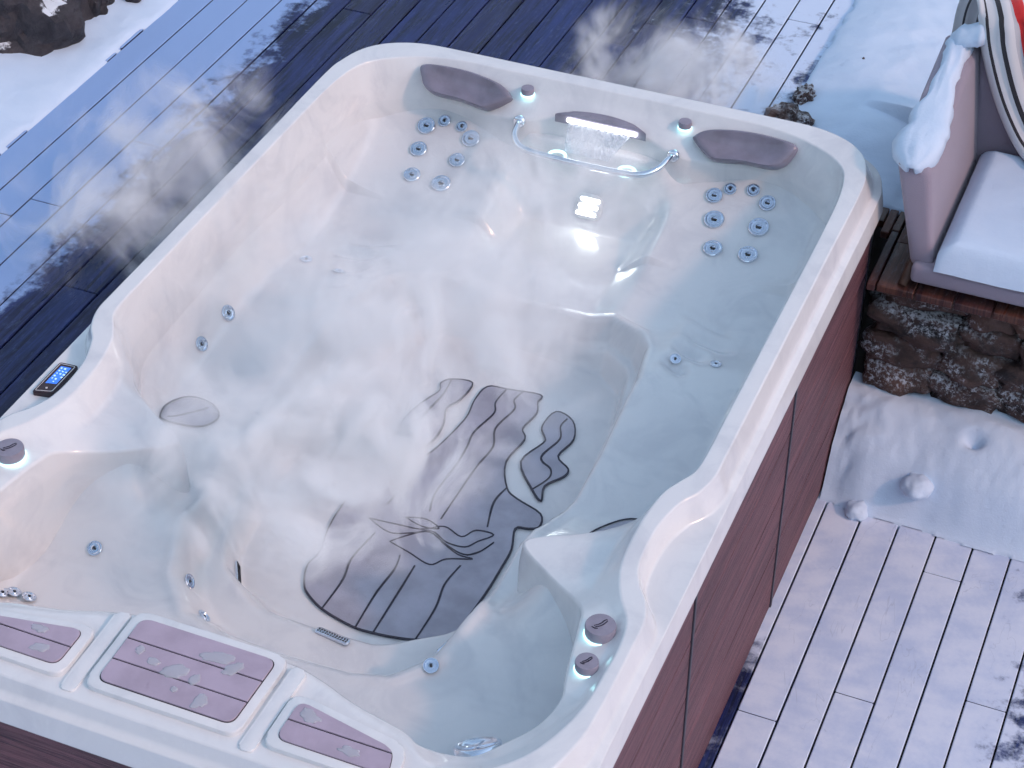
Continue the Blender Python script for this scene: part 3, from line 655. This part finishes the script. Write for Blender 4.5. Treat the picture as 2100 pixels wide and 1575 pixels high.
def slope_mat(cx, cy_, a, b, rot, name='foot_mat'):
    n0 = 40; ring = []
    for k in range(n0):
        t = 2*math.pi*k/n0; r = 1+.06*math.sin(3*t+1); u, v = a*math.cos(t)*r, b*math.sin(t)*r
        ring.append((cx+u*math.cos(rot)-v*math.sin(rot), cy_+u*math.sin(rot)+v*math.cos(rot)))
    V = []; F = []; R0 = 8
    for j in range(R0+1):
        for k in range(n0):
            x, y = cx+(ring[k][0]-cx)*j/R0, cy_+(ring[k][1]-cy_)*j/R0; V.append((x, y, hfz(x, y)+(.007 if j < R0 else -.002)))
    for j in range(R0):
        for k in range(n0): F.append((j*n0+k, (j+1)*n0+k, (j+1)*n0+(k+1) % n0, j*n0+(k+1) % n0))
    o = mesh_obj(name, V, F, MAT, tub)
    v, f = [], []
    ed = [Vector((ring[k % n0][0], ring[k % n0][1], hfz(*ring[k % n0])+.004)) for k in range(n0+1)]
    vv, ff = tube(ed, .0028, 6, False); mesh_obj('mat_edge', vv, ff, LINE, o)
    ln = [Vector((cx+a*.9*t*math.cos(rot+.9), cy_+a*.9*t*math.sin(rot+.9), 0)) for t in [q/8-1 for q in range(17)]]
    for p in ln: p.z = hfz(p.x, p.y)+.0085
    vv, ff = tube(ln, .003, 6, False); mesh_obj('groove', vv, ff, LINE, o)
slope_mat(-.705, -.185, .085, .125, R_(20)); slope_mat(.705, -.185, .085, .125, R_(-20))
# ------------------------------------------------------------------ headrest pillows
PIL = [(-0.694, 1.52), (-0.632, 1.53), (-0.519, 1.531), (-0.421, 1.522), (-0.37, 1.511), (-0.341, 1.495), (-0.342, 1.484), (-0.402, 1.454), (-0.437, 1.449), (-0.525, 1.457), (-0.621, 1.459), (-0.66, 1.471), (-0.68, 1.491)]
def pillow(sgn):
    ring = catmull([(sgn*-p[0]*-1, p[1]) for p in PIL], 5, True); ring = [np.array(p) for p in ring]; c = sum(ring)/len(ring); n0 = len(ring)
    def pl(y): return 1.125-(1.53-y)*1.05
    V, F = [], []; lev = [(1.0, -.03), (1.0, .006), (.97, .013), (.90, .017), (.78, .014), (.60, .006), (.4, .0), (.2, -.003), (.02, -.004)]
    for k, h in lev:
        for p in ring:
            q = c+(p-c)*k; V.append((q[0], q[1]-h*.72, pl(q[1])+h*.70))
    for j in range(len(lev)-1):
        for k in range(n0): F.append((j*n0+k, j*n0+(k+1) % n0, (j+1)*n0+(k+1) % n0, (j+1)*n0+k))
    F.append(tuple((len(lev)-1)*n0+k for k in range(n0)))
    o = mesh_obj('headrest', V, F, LAV, tub); autosmooth(o, 50); return o
pillow(1); 
h2 = pillow(1); h2.scale = (-1, 1, 1)
# ------------------------------------------------------------------ knobs
def knob(x, y, z, r, h, emblem=True):
    v, f = lathe([(r*.97, .004), (r, .008), (r, h-.004), (r*.95, h), (r*.3, h+.0006)], 36); o = mesh_obj('control_knob', v, f, KNOB, tub); autosmooth(o, 40); o.location = (x, y, z)
    v, f = lathe([(r*.8, .0005), (r*1.06, .0005), (r*1.08, .003), (r*1.05, .0065), (r*.9, .007)], 36); mesh_obj('light_ring', v, f, LED, o)
    if emblem:
        for q in ([(-.35, -.25), (-.05, .05), (.10, .40), (.25, .55)], [(-.25, -.35), (.05, -.1), (.22, .2), (.30, .45)], [(-.45, -.38), (-.2, -.45), (-.05, -.38)]):
            v, f = ribbon(catmull([(a*r, b*r) for a, b in q], 4), .0028, h+.0016); mesh_obj('emblem', v, f, LINE, o, False)
knob(.869, -.821, 1.079, .040, .036); knob(.880, -.945, 1.080, .030, .030)
knob(-.869, -.821, 1.079, .040, .036); knob(-.880, -.945, 1.080, .030, .030)
knob(-.288, 1.525, 1.088, .023, .028, False); knob(.293, 1.530, 1.088, .023, .028, False)
# ------------------------------------------------------------------ waterfall spout, water sheet, grab rail
bm = prism_bm([(-.155, 1.452)]+[(-.155+.335*t/12, 1.452+.052*math.sin(math.pi*t/12)**.7) for t in range(1, 12)]+[(.18, 1.452)], 1.052, 1.088, .008, 3)
sp = bm_obj('waterfall_spout', bm, LAV, tub); autosmooth(sp, 50)
ls = bm_obj('light_strip', rbox_bm(-.108, .148, 1.442, 1.4525, 1.066, 1.078, .002, 1), LEDW, sp)
V, F = [], []; nu, nv = 26, 14
for j in range(nv+1):
    t = j/nv
    for i in range(nu+1):
        u = i/nu; xa, xb = -.098+.01*t, .128-.055*t; x = xa+(xb-xa)*u+.003*fbm(u*6, t*5)
        V.append((x, 1.444-.055*math.sqrt(t)-.012*t+.003*fbm(u*14, t*3, 2), 1.066-(1.066-ZW+.004)*t))
for j in range(nv):
    for i in range(nu): F.append((j*(nu+1)+i, j*(nu+1)+i+1, (j+1)*(nu+1)+i+1, (j+1)*(nu+1)+i))
ws = mesh_obj('waterfall', V, F, SHEET); md = ws.modifiers.new('thick', 'SOLIDIFY'); md.thickness = .004; tag(ws, kind='structure', label='thin sheet of water falling from the lit spout')
rail = catmull([(-.285, 1.448, 1.025), (-.278, 1.405, 1.030), (-.262, 1.345, 1.024), (-.215, 1.303, 1.014), (-.12, 1.296, 1.008), (.0, 1.296, 1.006), (.12, 1.296, 1.008), (.215, 1.303, 1.014), (.262, 1.345, 1.024), (.278, 1.405, 1.030), (.285, 1.448, 1.025)], 6)
v, f = tube(rail, .0115, 14); gr = mesh_obj('grab_rail', v, f, CHROME, tub)
for s in (-1, 1):
    v, f = lathe([(.022, -.01), (.022, .004), (.017, .008), (.012, .009)], 24); fl = mesh_obj('flange', v, f, CHROME, gr); fl.matrix_local = Matrix.Translation((s*.285, 1.440, 1.026)) @ Vector((0, -1, .25)).to_track_quat('Z', 'Y').to_matrix().to_4x4()
# lit rings where the fall meets the water, underwater lamp
for x, y in ((-.10, 1.335), (.155, 1.335)):
    ring = [(x+.030*math.cos(2*math.pi*k/24), y+.030*math.sin(2*math.pi*k/24), ZW+.003) for k in range(25)]
    v, f = tube(ring, .005, 8, False); mesh_obj('water_light', v, f, LED, tub)
LAMPM = m_emit("lamp_white", (.93, 1.0, 1.0), 13.0)
ly = 1.355; ln = hfn(.015, ly); rx_ = Vector((1, 0, 0)); fy_ = ln.cross(rx_)
lamp = bm_obj('underwater_lamp', prism_bm(rround([(-.05, -.045), (.05, -.045), (.05, .045), (-.05, .045)], .03, 5), -.006, .0025, .001), ACR, tub)
lamp.matrix_local = Matrix.Translation(Vector((.015, ly, hfz(.015, ly)))+ln*.003) @ Matrix(((rx_.x, fy_.x, ln.x, 0), (rx_.y, fy_.y, ln.y, 0), (rx_.z, fy_.z, ln.z, 0), (0, 0, 0, 1)))
for k in (-1, 0, 1): bm_obj('lamp_glint_bar', rbox_bm(-.036+.004*k, .036+.004*k, k*.026-.0055, k*.026+.0055, .0, .005, .002, 1), LAMPM, lamp)  # glowing bars imitate the light strip's reflections in the ripples
# ------------------------------------------------------------------ control display in the left recess
dpx = [(-.985, -.395), (-.925, -.390), (-.925, -.530), (-.985, -.545)]
dz = 1.056
dsp = bm_obj('control_display', prism_bm(rround(dpx, .008, 3), dz-.01, dz+.014, .003), BLACK, tub, False)
dsp['label'] = 'black touch display with lit blue screen'
ins = [(-.979, -.402), (-.931, -.398), (-.931, -.522), (-.979, -.536)]
v, f = ribbon(rround(ins, .005, 3)+[rround(ins, .005, 3)[0]], .0016, dz+.0150); mesh_obj('bezel_line', v, f, BEZ, dsp, False)
scr = bm_obj('screen', prism_bm([(-.970, -.412), (-.938, -.409), (-.938, -.488), (-.970, -.496)], dz+.010, dz+.0150), SCREEN, dsp, False)
rs = random.Random(3)
for i in range(3):
    for j in range(6):
        if rs.random() < .7:
            cx, cyy = -.966+.0115*i+.003, -.420-.0125*j; sz = rs.uniform(.0018, .0035)
            bm_obj('icon', prism_bm([(cx-sz, cyy-sz), (cx+sz, cyy-sz), (cx+sz, cyy+sz), (cx-sz, cyy+sz)], dz+.0151, dz+.0156), ICON, scr, False)
v, f = lathe([(.0035, .0), (.0035, .0015)], 14); b = mesh_obj('button', v, f, BEZ, dsp); b.location = (-.954, -.515, dz+.0142)
# ------------------------------------------------------------------ tray lids along the front
def tray(poly, nsl, name='tray_lid'):
    outer = rround([(x+(.026 if x > cxm(poly) else -.026), y+(.024 if y > cym(poly) else -.026)) for x, y in poly], .035, 6)
    fr = bm_obj(name, prism_bm(outer, 1.088, 1.1215, .005, 3), ACR, tub); autosmooth(fr, 45)
    inner = rround(poly, .028, 6); big = [(x*1.0, y) for x, y in inner]
    bm_obj('inset', prism_bm([((x-cxm(poly))*1.012+cxm(poly), (y-cym(poly))*1.02+cym(poly)) for x, y in inner], 1.118, 1.1222), DARK, fr, False)
    y0 = min(p[1] for p in poly); y1 = max(p[1] for p in poly); gp = .0042
    for k in range(nsl):
        a = y0+(y1-y0)*k/nsl+(gp/2 if k else 0); b = y0+(y1-y0)*(k+1)/nsl-(gp/2 if k < nsl-1 else 0)
        q = clip(clip(inner, 0, 1, b), 0, -1, -a); o = bm_obj('slat', prism_bm(q, 1.1195, 1.1262, .0012, 1), SLAT, fr, False)
def cxm(p): return sum(a[0] for a in p)/len(p)
def cym(p): return sum(a[1] for a in p)/len(p)
tray([(-.184, -1.472), (.184, -1.472), (.188, -1.252), (-.188, -1.252)], 3)
tray([(.300, -1.470), (.590, -1.470), (.570, -1.395), (.300, -1.345)], 2)
tray([(-.590, -1.470), (-.300, -1.470), (-.300, -1.345), (-.570, -1.395)], 2)
for s in (-1, 1):
    pz = [(s*.223, -1.522), (s*.264, -1.522), (s*.268, -1.245), (s*.226, -1.238)]
    o = bm_obj('tray_divider', prism_bm(rround(pz, .012, 4), 1.08, 1.1115, .006, 3), ACR, tub); autosmooth(o, 45)
# ------------------------------------------------------------------ skirt panels
PX = 1.005
def skirt(face, a0, a1):
    """one panel of four planks; face: 'x+','x-','y-','y+'"""
    p = None; zs = [(.005, .290), (.294, .528), (.532, .757), (.761, .984)]
    for i, (z0, z1) in enumerate(zs):
        if face[0] == 'x':
            s = 1 if face[1] == '+' else -1; X0, X1 = sorted((s*(PX-.02), s*PX)); bm = rbox_bm(X0, X1, a0+.003, a1-.003, z0, z1, .003, 1)
        else:
            Y0, Y1 = (-1.567, -1.547) if face[1] == '-' else (1.650, 1.670); bm = rbox_bm(a0+.003, a1-.003, Y0, Y1, z0, z1, .003, 1)
        if i == 0: p = bm_obj('skirt_panel', bm, PANEL, tub, False)
        else: bm_obj('plank', bm, PANEL, p, False)
for a, b in ((-1.32, -.447), (-.447, .503), (.503, 1.40)):
    skirt('x+', a, b); skirt('x-', a, b)
for a, b in ((-.78, 0), (0, .78)):
    skirt('y-', a, b); skirt('y+', a, b)
for yv in (-.447, .503):
    for s in (-1, 1): bm_obj('seam_strip', rbox_bm(s*(PX-.004)-.009, s*(PX-.004)+.009, yv-.008, yv+.008, .005, .984, .002, 1), TRIM, tub, False)
bm_obj('frame_core', rbox_bm(-.97, .97, -1.52, 1.62, .002, .40, 0), DARK, tub, False)
for sx in (-1, 1):
    for sy in (-1, 1):
        yc = 1.41 if sy > 0 else -1.327; xc = .77; pts = []
        for k in range(9):
            an = math.pi/2*k/8; pts.append((sx*(xc+.235*math.cos(an)), yc+sy*(.26*math.sin(an) if sy > 0 else .238*math.sin(an))))
        inner_ = [(sx*(abs(x)-.025), y-sy*.0) for x, y in pts]
        poly = pts+[(xc*sx*.98+(x-xc*sx)*.88, yc+(y-yc)*.88) for x, y in pts[::-1]]
        bm_obj('corner_trim', prism_bm(poly, .003, .984, 0), TRIM, tub, False)
# ================================================================== ARMCHAIR
ch = empty('armchair', (1.5, 1.7, UZ)); tag(ch, 'low lavender grey upholstered lounge armchair standing on the terrace above the wall', 'armchair')
CI = Matrix.Translation((-1.5, -1.7, -UZ))
def cpart(o): o.parent = ch; o.matrix_parent_inverse = CI; return o
def loft_box(name, secs, mat, r=.02):
    """closed loft of quad sections, softened"""
    bm = bmesh.new(); rings = [[bm.verts.new(p) for p in s] for s in secs]; n = len(secs[0])
    for a, b in zip(rings[:-1], rings[1:]):
        for k in range(n): bm.faces.new((a[k], a[(k+1) % n], b[(k+1) % n], b[k]))
    bm.faces.new(rings[0][::-1]); bm.faces.new(rings[-1]); bmesh.ops.recalc_face_normals(bm, faces=bm.faces[:])
    bmesh.ops.bevel(bm, geom=bm.edges[:], offset=r, segments=3, profile=.5, affect='EDGES'); return bm_obj(name, bm, mat)
def arm(sx):
    c = 1.48
    f = lambda x: c+sx*(x-c)
    s0 = [(f(1.155), 1.335, .875), (f(1.235), 1.325, .875), (f(1.165), 1.385, 1.215), (f(1.050), 1.390, 1.225)]
    s1 = [(f(1.135), 1.75, .875), (f(1.235), 1.75, .875), (f(1.160), 1.75, 1.275), (f(1.035), 1.75, 1.285)]
    s2 = [(f(1.135), 2.12, .875), (f(1.235), 2.12, .875), (f(1.160), 2.10, 1.325), (f(1.035), 2.10, 1.335)]
    return cpart(loft_box('arm', [s0, s1, s2], FAB, .022))
arm(1); arm(-1)
cpart(loft_box('backrest', [[(1.20, 1.985, .88), (1.20, 2.12, .88), (1.15, 2.19, 1.41), (1.15, 2.07, 1.41)], [(1.76, 1.985, .88), (1.76, 2.12, .88), (1.80, 2.19, 1.41), (1.80, 2.07, 1.41)]], FAB, .03))
cpart(bm_obj('seat_base', rbox_bm(1.165, 1.80, 1.300, 2.06, .835, .905, .018, 3), FAB))
cpart(bm_obj('seat_cushion', rbox_bm(1.242, 1.72, 1.305, 1.99, .906, .975, .03, 4), FAB))
for sx in (1, -1):
    f = lambda x: 1.48+sx*(x-1.48)
    for (xa, ya, xb, yb) in ((1.142, 1.318, 1.165, 1.40), (1.142, 2.10, 1.165, 2.03)):
        v, fc = tube([(f(xa), ya, UZ+.001), (f((xa+xb)/2), (ya+yb)/2, UZ+.05), (f(xb), yb, .90)], .016, 8); cpart(mesh_obj('leg', v, fc, LEGW))
    cpart(bm_obj('side_rail', rbox_bm(min(f(1.135), f(1.160)), max(f(1.135), f(1.160)), 1.36, 2.06, .835, .868, .006, 2), LEGW))
# snow lying on the chair
def snow_strip(name, path, wid, hgt, label, seed):
    V, F = [], []; n = len(path); m = 12
    for i, p in enumerate(path):
        t = Vector(path[min(i+1, n-1)])-Vector(path[max(i-1, 0)]); t.normalize(); side = Vector((t.y, -t.x, 0)).normalized()
        w_ = wid(i/(n-1)); h_ = hgt(i/(n-1)); ends = min(1, min(i, n-1-i)/3)
        for k in range(m+1):
            u = k/m*2-1; e = 1+.22*fbm(i*.35, u*1.5+seed, seed); q = Vector(p)+side*(u*w_*.5*e*(.25+.75*ends))
            q.z += h_*max(0, 1-abs(u)**3)*(.15+.85*ends)*(1+.35*fbm(i*.3, k*.4, seed))-.018*max(0, abs(u)-.75)/.25; V.append(q)
    for i in range(n-1):
        for k in range(m): F.append((i*(m+1)+k, i*(m+1)+k+1, (i+1)*(m+1)+k+1, (i+1)*(m+1)+k))
    o = mesh_obj(name, V, F, SNOW); md = o.modifiers.new('s', 'SOLIDIFY'); md.thickness = .012; md.offset = -1; return tag(o, label, 'snow', 'snow lying on the armchair')
pa = catmull([(1.105, 1.372, 1.222), (1.103, 1.50, 1.244), (1.100, 1.66, 1.268), (1.098, 1.82, 1.292), (1.098, 1.98, 1.318), (1.098, 2.08, 1.334)], 6)
snow_strip('fallen_snow', pa, lambda t: .128-.02*t+.03*math.sin(t*7), lambda t: .020+.008*math.sin(t*9+1), 'ragged snow cap along the top of the chair arm', 2.2)
snow_strip('fallen_snow', [(1.060+.011*k, 2.055-.001*k, 1.345+.003*k) for k in range(14)], lambda t: .11, lambda t: .038, 'rounded snow cushion on the corner of the chair back', 5.5)
def seat_snow(x, y):
    q = min(x-1.246, y-1.292, 1.985-y, 1.735-x)
    return .972+.034*sst_(-.004, .055, q)+.004*fbm(x*5, y*5)-.02*sst_(.01, -.004, q)-.045*sst_(1.33, 1.285, y)
d = grid_obj('fallen_snow', frange(1.240, 1.735, .0125), frange(1.288, 1.985, .0125), seat_snow, SNOW); tag(d, 'smooth even blanket of snow covering the chair seat', 'snow', 'snow lying on the armchair')
# striped blanket over the chair back
def mk_blanket():
    t = NT("striped_wool"); uv = t.n("ShaderNodeUVMap"); u = t.sep(uv.outputs[0])[0]
    r = t.n("ShaderNodeValToRGB"); t.set(r.inputs[0], u); cr = r.color_ramp; cr.interpolation = 'CONSTANT'
    W_, K_ = (.62, .62, .64, 1), (.03, .025, .03, 1)
    st = [(0, W_), (.055, K_), (.072, W_), (.145, K_), (.175, W_), (.215, (.45, .46, .50, 1)), (.245, (.62, .02, .02, 1)), (.30, W_), (.345, (.62, .34, .02, 1)), (.395, W_), (.44, (.02, .16, .08, 1)), (.48, K_), (.51, W_), (.66, K_), (.69, W_)]
    cr.elements[0].position, cr.elements[0].color = st[0]; cr.elements[1].position, cr.elements[1].color = st[-1]
    for p_, c_ in st[1:-1]:
        e = cr.elements.new(p_); e.color = c_
    n = t.noise(t.scale(t.pos(), (260, 260, 260)), 1.0, 2)
    return t.done(t.prin(r.outputs[0], .9, Normal=t.bump(n, .4, .003), Sheen_Weight=.4))
BLK = mk_blanket()
path = [(1.03, 2.265, 1.08), (1.03, 2.255, 1.22), (1.035, 2.235, 1.34), (1.06, 2.19, 1.435), (1.10, 2.115, 1.468), (1.14, 2.045, 1.435), (1.18, 2.015, 1.33), (1.24, 1.99, 1.20), (1.31, 1.965, 1.09), (1.37, 1.935, 1.030), (1.43, 1.87, 1.020)]
path = catmull(path, 5); nb = len(path); mb = 44; V = []; F = []; UVs = []
for i, p in enumerate(path):
    t = i/(nb-1)
    for k in range(mb+1):
        u = k/mb; fold = .016*math.sin(u*21+t*3.0)+.010*math.sin(u*43+1.3+t*2)
        V.append((p[0]+u*.52, p[1]+fold*(1 if t < .38 or t > .5 else .3)+.02*u, p[2]+abs(fold)*(.9 if .35 < t < .55 else .25)+.012*u)); UVs.append((u, t))
for i in range(nb-1):
    for k in range(mb): F.append((i*(mb+1)+k, i*(mb+1)+k+1, (i+1)*(mb+1)+k+1, (i+1)*(mb+1)+k))
bl = mesh_obj('blanket', V, F, BLK); uvl = bl.data.uv_layers.new(name='UVMap')
for li, l in enumerate(bl.data.loops): uvl.data[li].uv = UVs[l.vertex_index]
md = bl.modifiers.new('s', 'SOLIDIFY'); md.thickness = .012
tag(bl, 'striped wool blanket in white black red and yellow draped over the chair back', 'blanket')
# ================================================================== meltwater on the trays
def puddle(x, y, a, b, rot, label, seed, z=1.1262):
    n0 = 40; V = []; F = []; lev = [(1.0, 0), (.97, .0011), (.88, .0021), (.6, .0027), (.02, .003)]
    for k, h in lev:
        for q in range(n0):
            t = 2*math.pi*q/n0; r = (1+.38*fbm(math.cos(t)*1.2+seed, math.sin(t)*1.2, seed))*k
            u, v = a*math.cos(t)*r, b*math.sin(t)*r; V.append((x+u*math.cos(rot)-v*math.sin(rot), y+u*math.sin(rot)+v*math.cos(rot), z+.0004+h))
    for j in range(len(lev)-1):
        for q in range(n0): F.append((j*n0+q, j*n0+(q+1) % n0, (j+1)*n0+(q+1) % n0, (j+1)*n0+q))
    F.append(tuple((len(lev)-1)*n0+q for q in range(n0)))
    o = mesh_obj('puddle', V, F, ICE); tag(o, label, 'puddle', 'meltwater puddles on the tray lids')
puddle(-.020, -1.380, .034, .022, .4, 'largest puddle of meltwater in the middle of the big tray lid', 1)
puddle(-.085, -1.372, .018, .012, 0, 'small puddle left of the largest one on the big tray lid', 3)
puddle(.035, -1.385, .014, .016, 0, 'small puddle right of the largest one on the big tray lid', 5)
puddle(.050, -1.300, .045, .018, .2, 'long thin puddle on the far slat of the big tray lid', 7)
puddle(.105, -1.318, .028, .016, .9, 'ragged puddle on the right end of the far slat', 9)
puddle(.082, -1.442, .020, .024, 0, 'round puddle on the near slat of the big tray lid', 12)
puddle(-.135, -1.352, .012, .014, 0, 'tiny drop beside the left edge of the big tray lid', 15)
puddle(.005, -1.432, .009, .009, 0, 'tiny drop near the slat gap of the big tray lid', 17)
puddle(-.402, -1.385, .024, .013, 0, 'puddle on the far slat of the left tray lid', 19)
puddle(-.365, -1.438, .026, .014, .2, 'oval puddle on the near slat of the left tray lid', 21)
puddle(.345, -1.382, .030, .018, -.3, 'puddle at the left end of the right tray lid', 23)
puddle(.480, -1.442, .028, .013, 0, 'puddle on the near slat of the right tray lid', 27)
# ================================================================== STEAM
def steam(loc, rad, dens, sc, thr, seed, wid=.20, det=5):
    bm = bmesh.new(); bmesh.ops.create_icosphere(bm, subdivisions=3, radius=1.0)
    t = NT("steam"); ob = t.obj()
    ln = t.n("ShaderNodeVectorMath", operation='LENGTH'); t.set(ln.inputs[0], ob); fall = t.ramp(ln.outputs['Value'], .15, 1.0, 1, 0)
    mp = t.n("ShaderNodeMapping"); t.set(mp.inputs[0], t.pos()); mp.inputs[1].default_value = (seed, seed*1.7, 0); mp.inputs[3].default_value = (1, 1, .7)
    nv_ = t.noise(mp.outputs[0], sc, det, .62, 1.6)
    # the puff thins out towards its border by raising the threshold there, so that its outline is wispy
    lo = t.math('ADD', thr, t.math('MULTIPLY', t.math('SUBTRACT', 1, fall), .13))
    nd = t.n("ShaderNodeMapRange", interpolation_type='SMOOTHSTEP'); t.set(nd.inputs[0], nv_); t.set(nd.inputs[1], lo); t.set(nd.inputs[2], t.math('ADD', lo, wid)); nd.inputs[3].default_value = 0; nd.inputs[4].default_value = 1
    d_ = t.math('MULTIPLY', t.math('MULTIPLY', nd.outputs[0], t.ramp(ln.outputs['Value'], .75, 1.0, 1, 0)), dens)
    v = t.n("ShaderNodeVolumePrincipled"); v.inputs['Color'].default_value = (1, 1, 1, 1); v.inputs['Anisotropy'].default_value = -.25
    t.set(v.inputs['Density'], d_); t.t.links.new(v.outputs[0], t.out.inputs['Volume'])
    o = bm_obj('steam', bm, t.m); o.location = loc; o.scale = rad; tag(o, kind='stuff', label='drifting steam above the hot tub'); return o
steam((-.02, -.60, 1.16), (.52, .46, .18), 30.0, 3.8, .36, 1.0, .30)
steam((.02, .20, 1.14), (.50, .42, .16), 22.0, 3.8, .37, 4.0, .30)
steam((-.15, -.05, 1.13), (.78, 1.10, .15), 6.5, 2.8, .36, 2.0, .30)
steam((.02, .95, 1.12), (.50, .45, .14), 9.0, 3.6, .38, 7.0, .30)
steam((-1.25, .60, 1.08), (.50, .78, .26), 7.0, 3.6, .40, 10.0, .30)
steam((.08, 2.00, 1.04), (.46, .38, .24), 15.0, 3.6, .37, 13.0, .30)
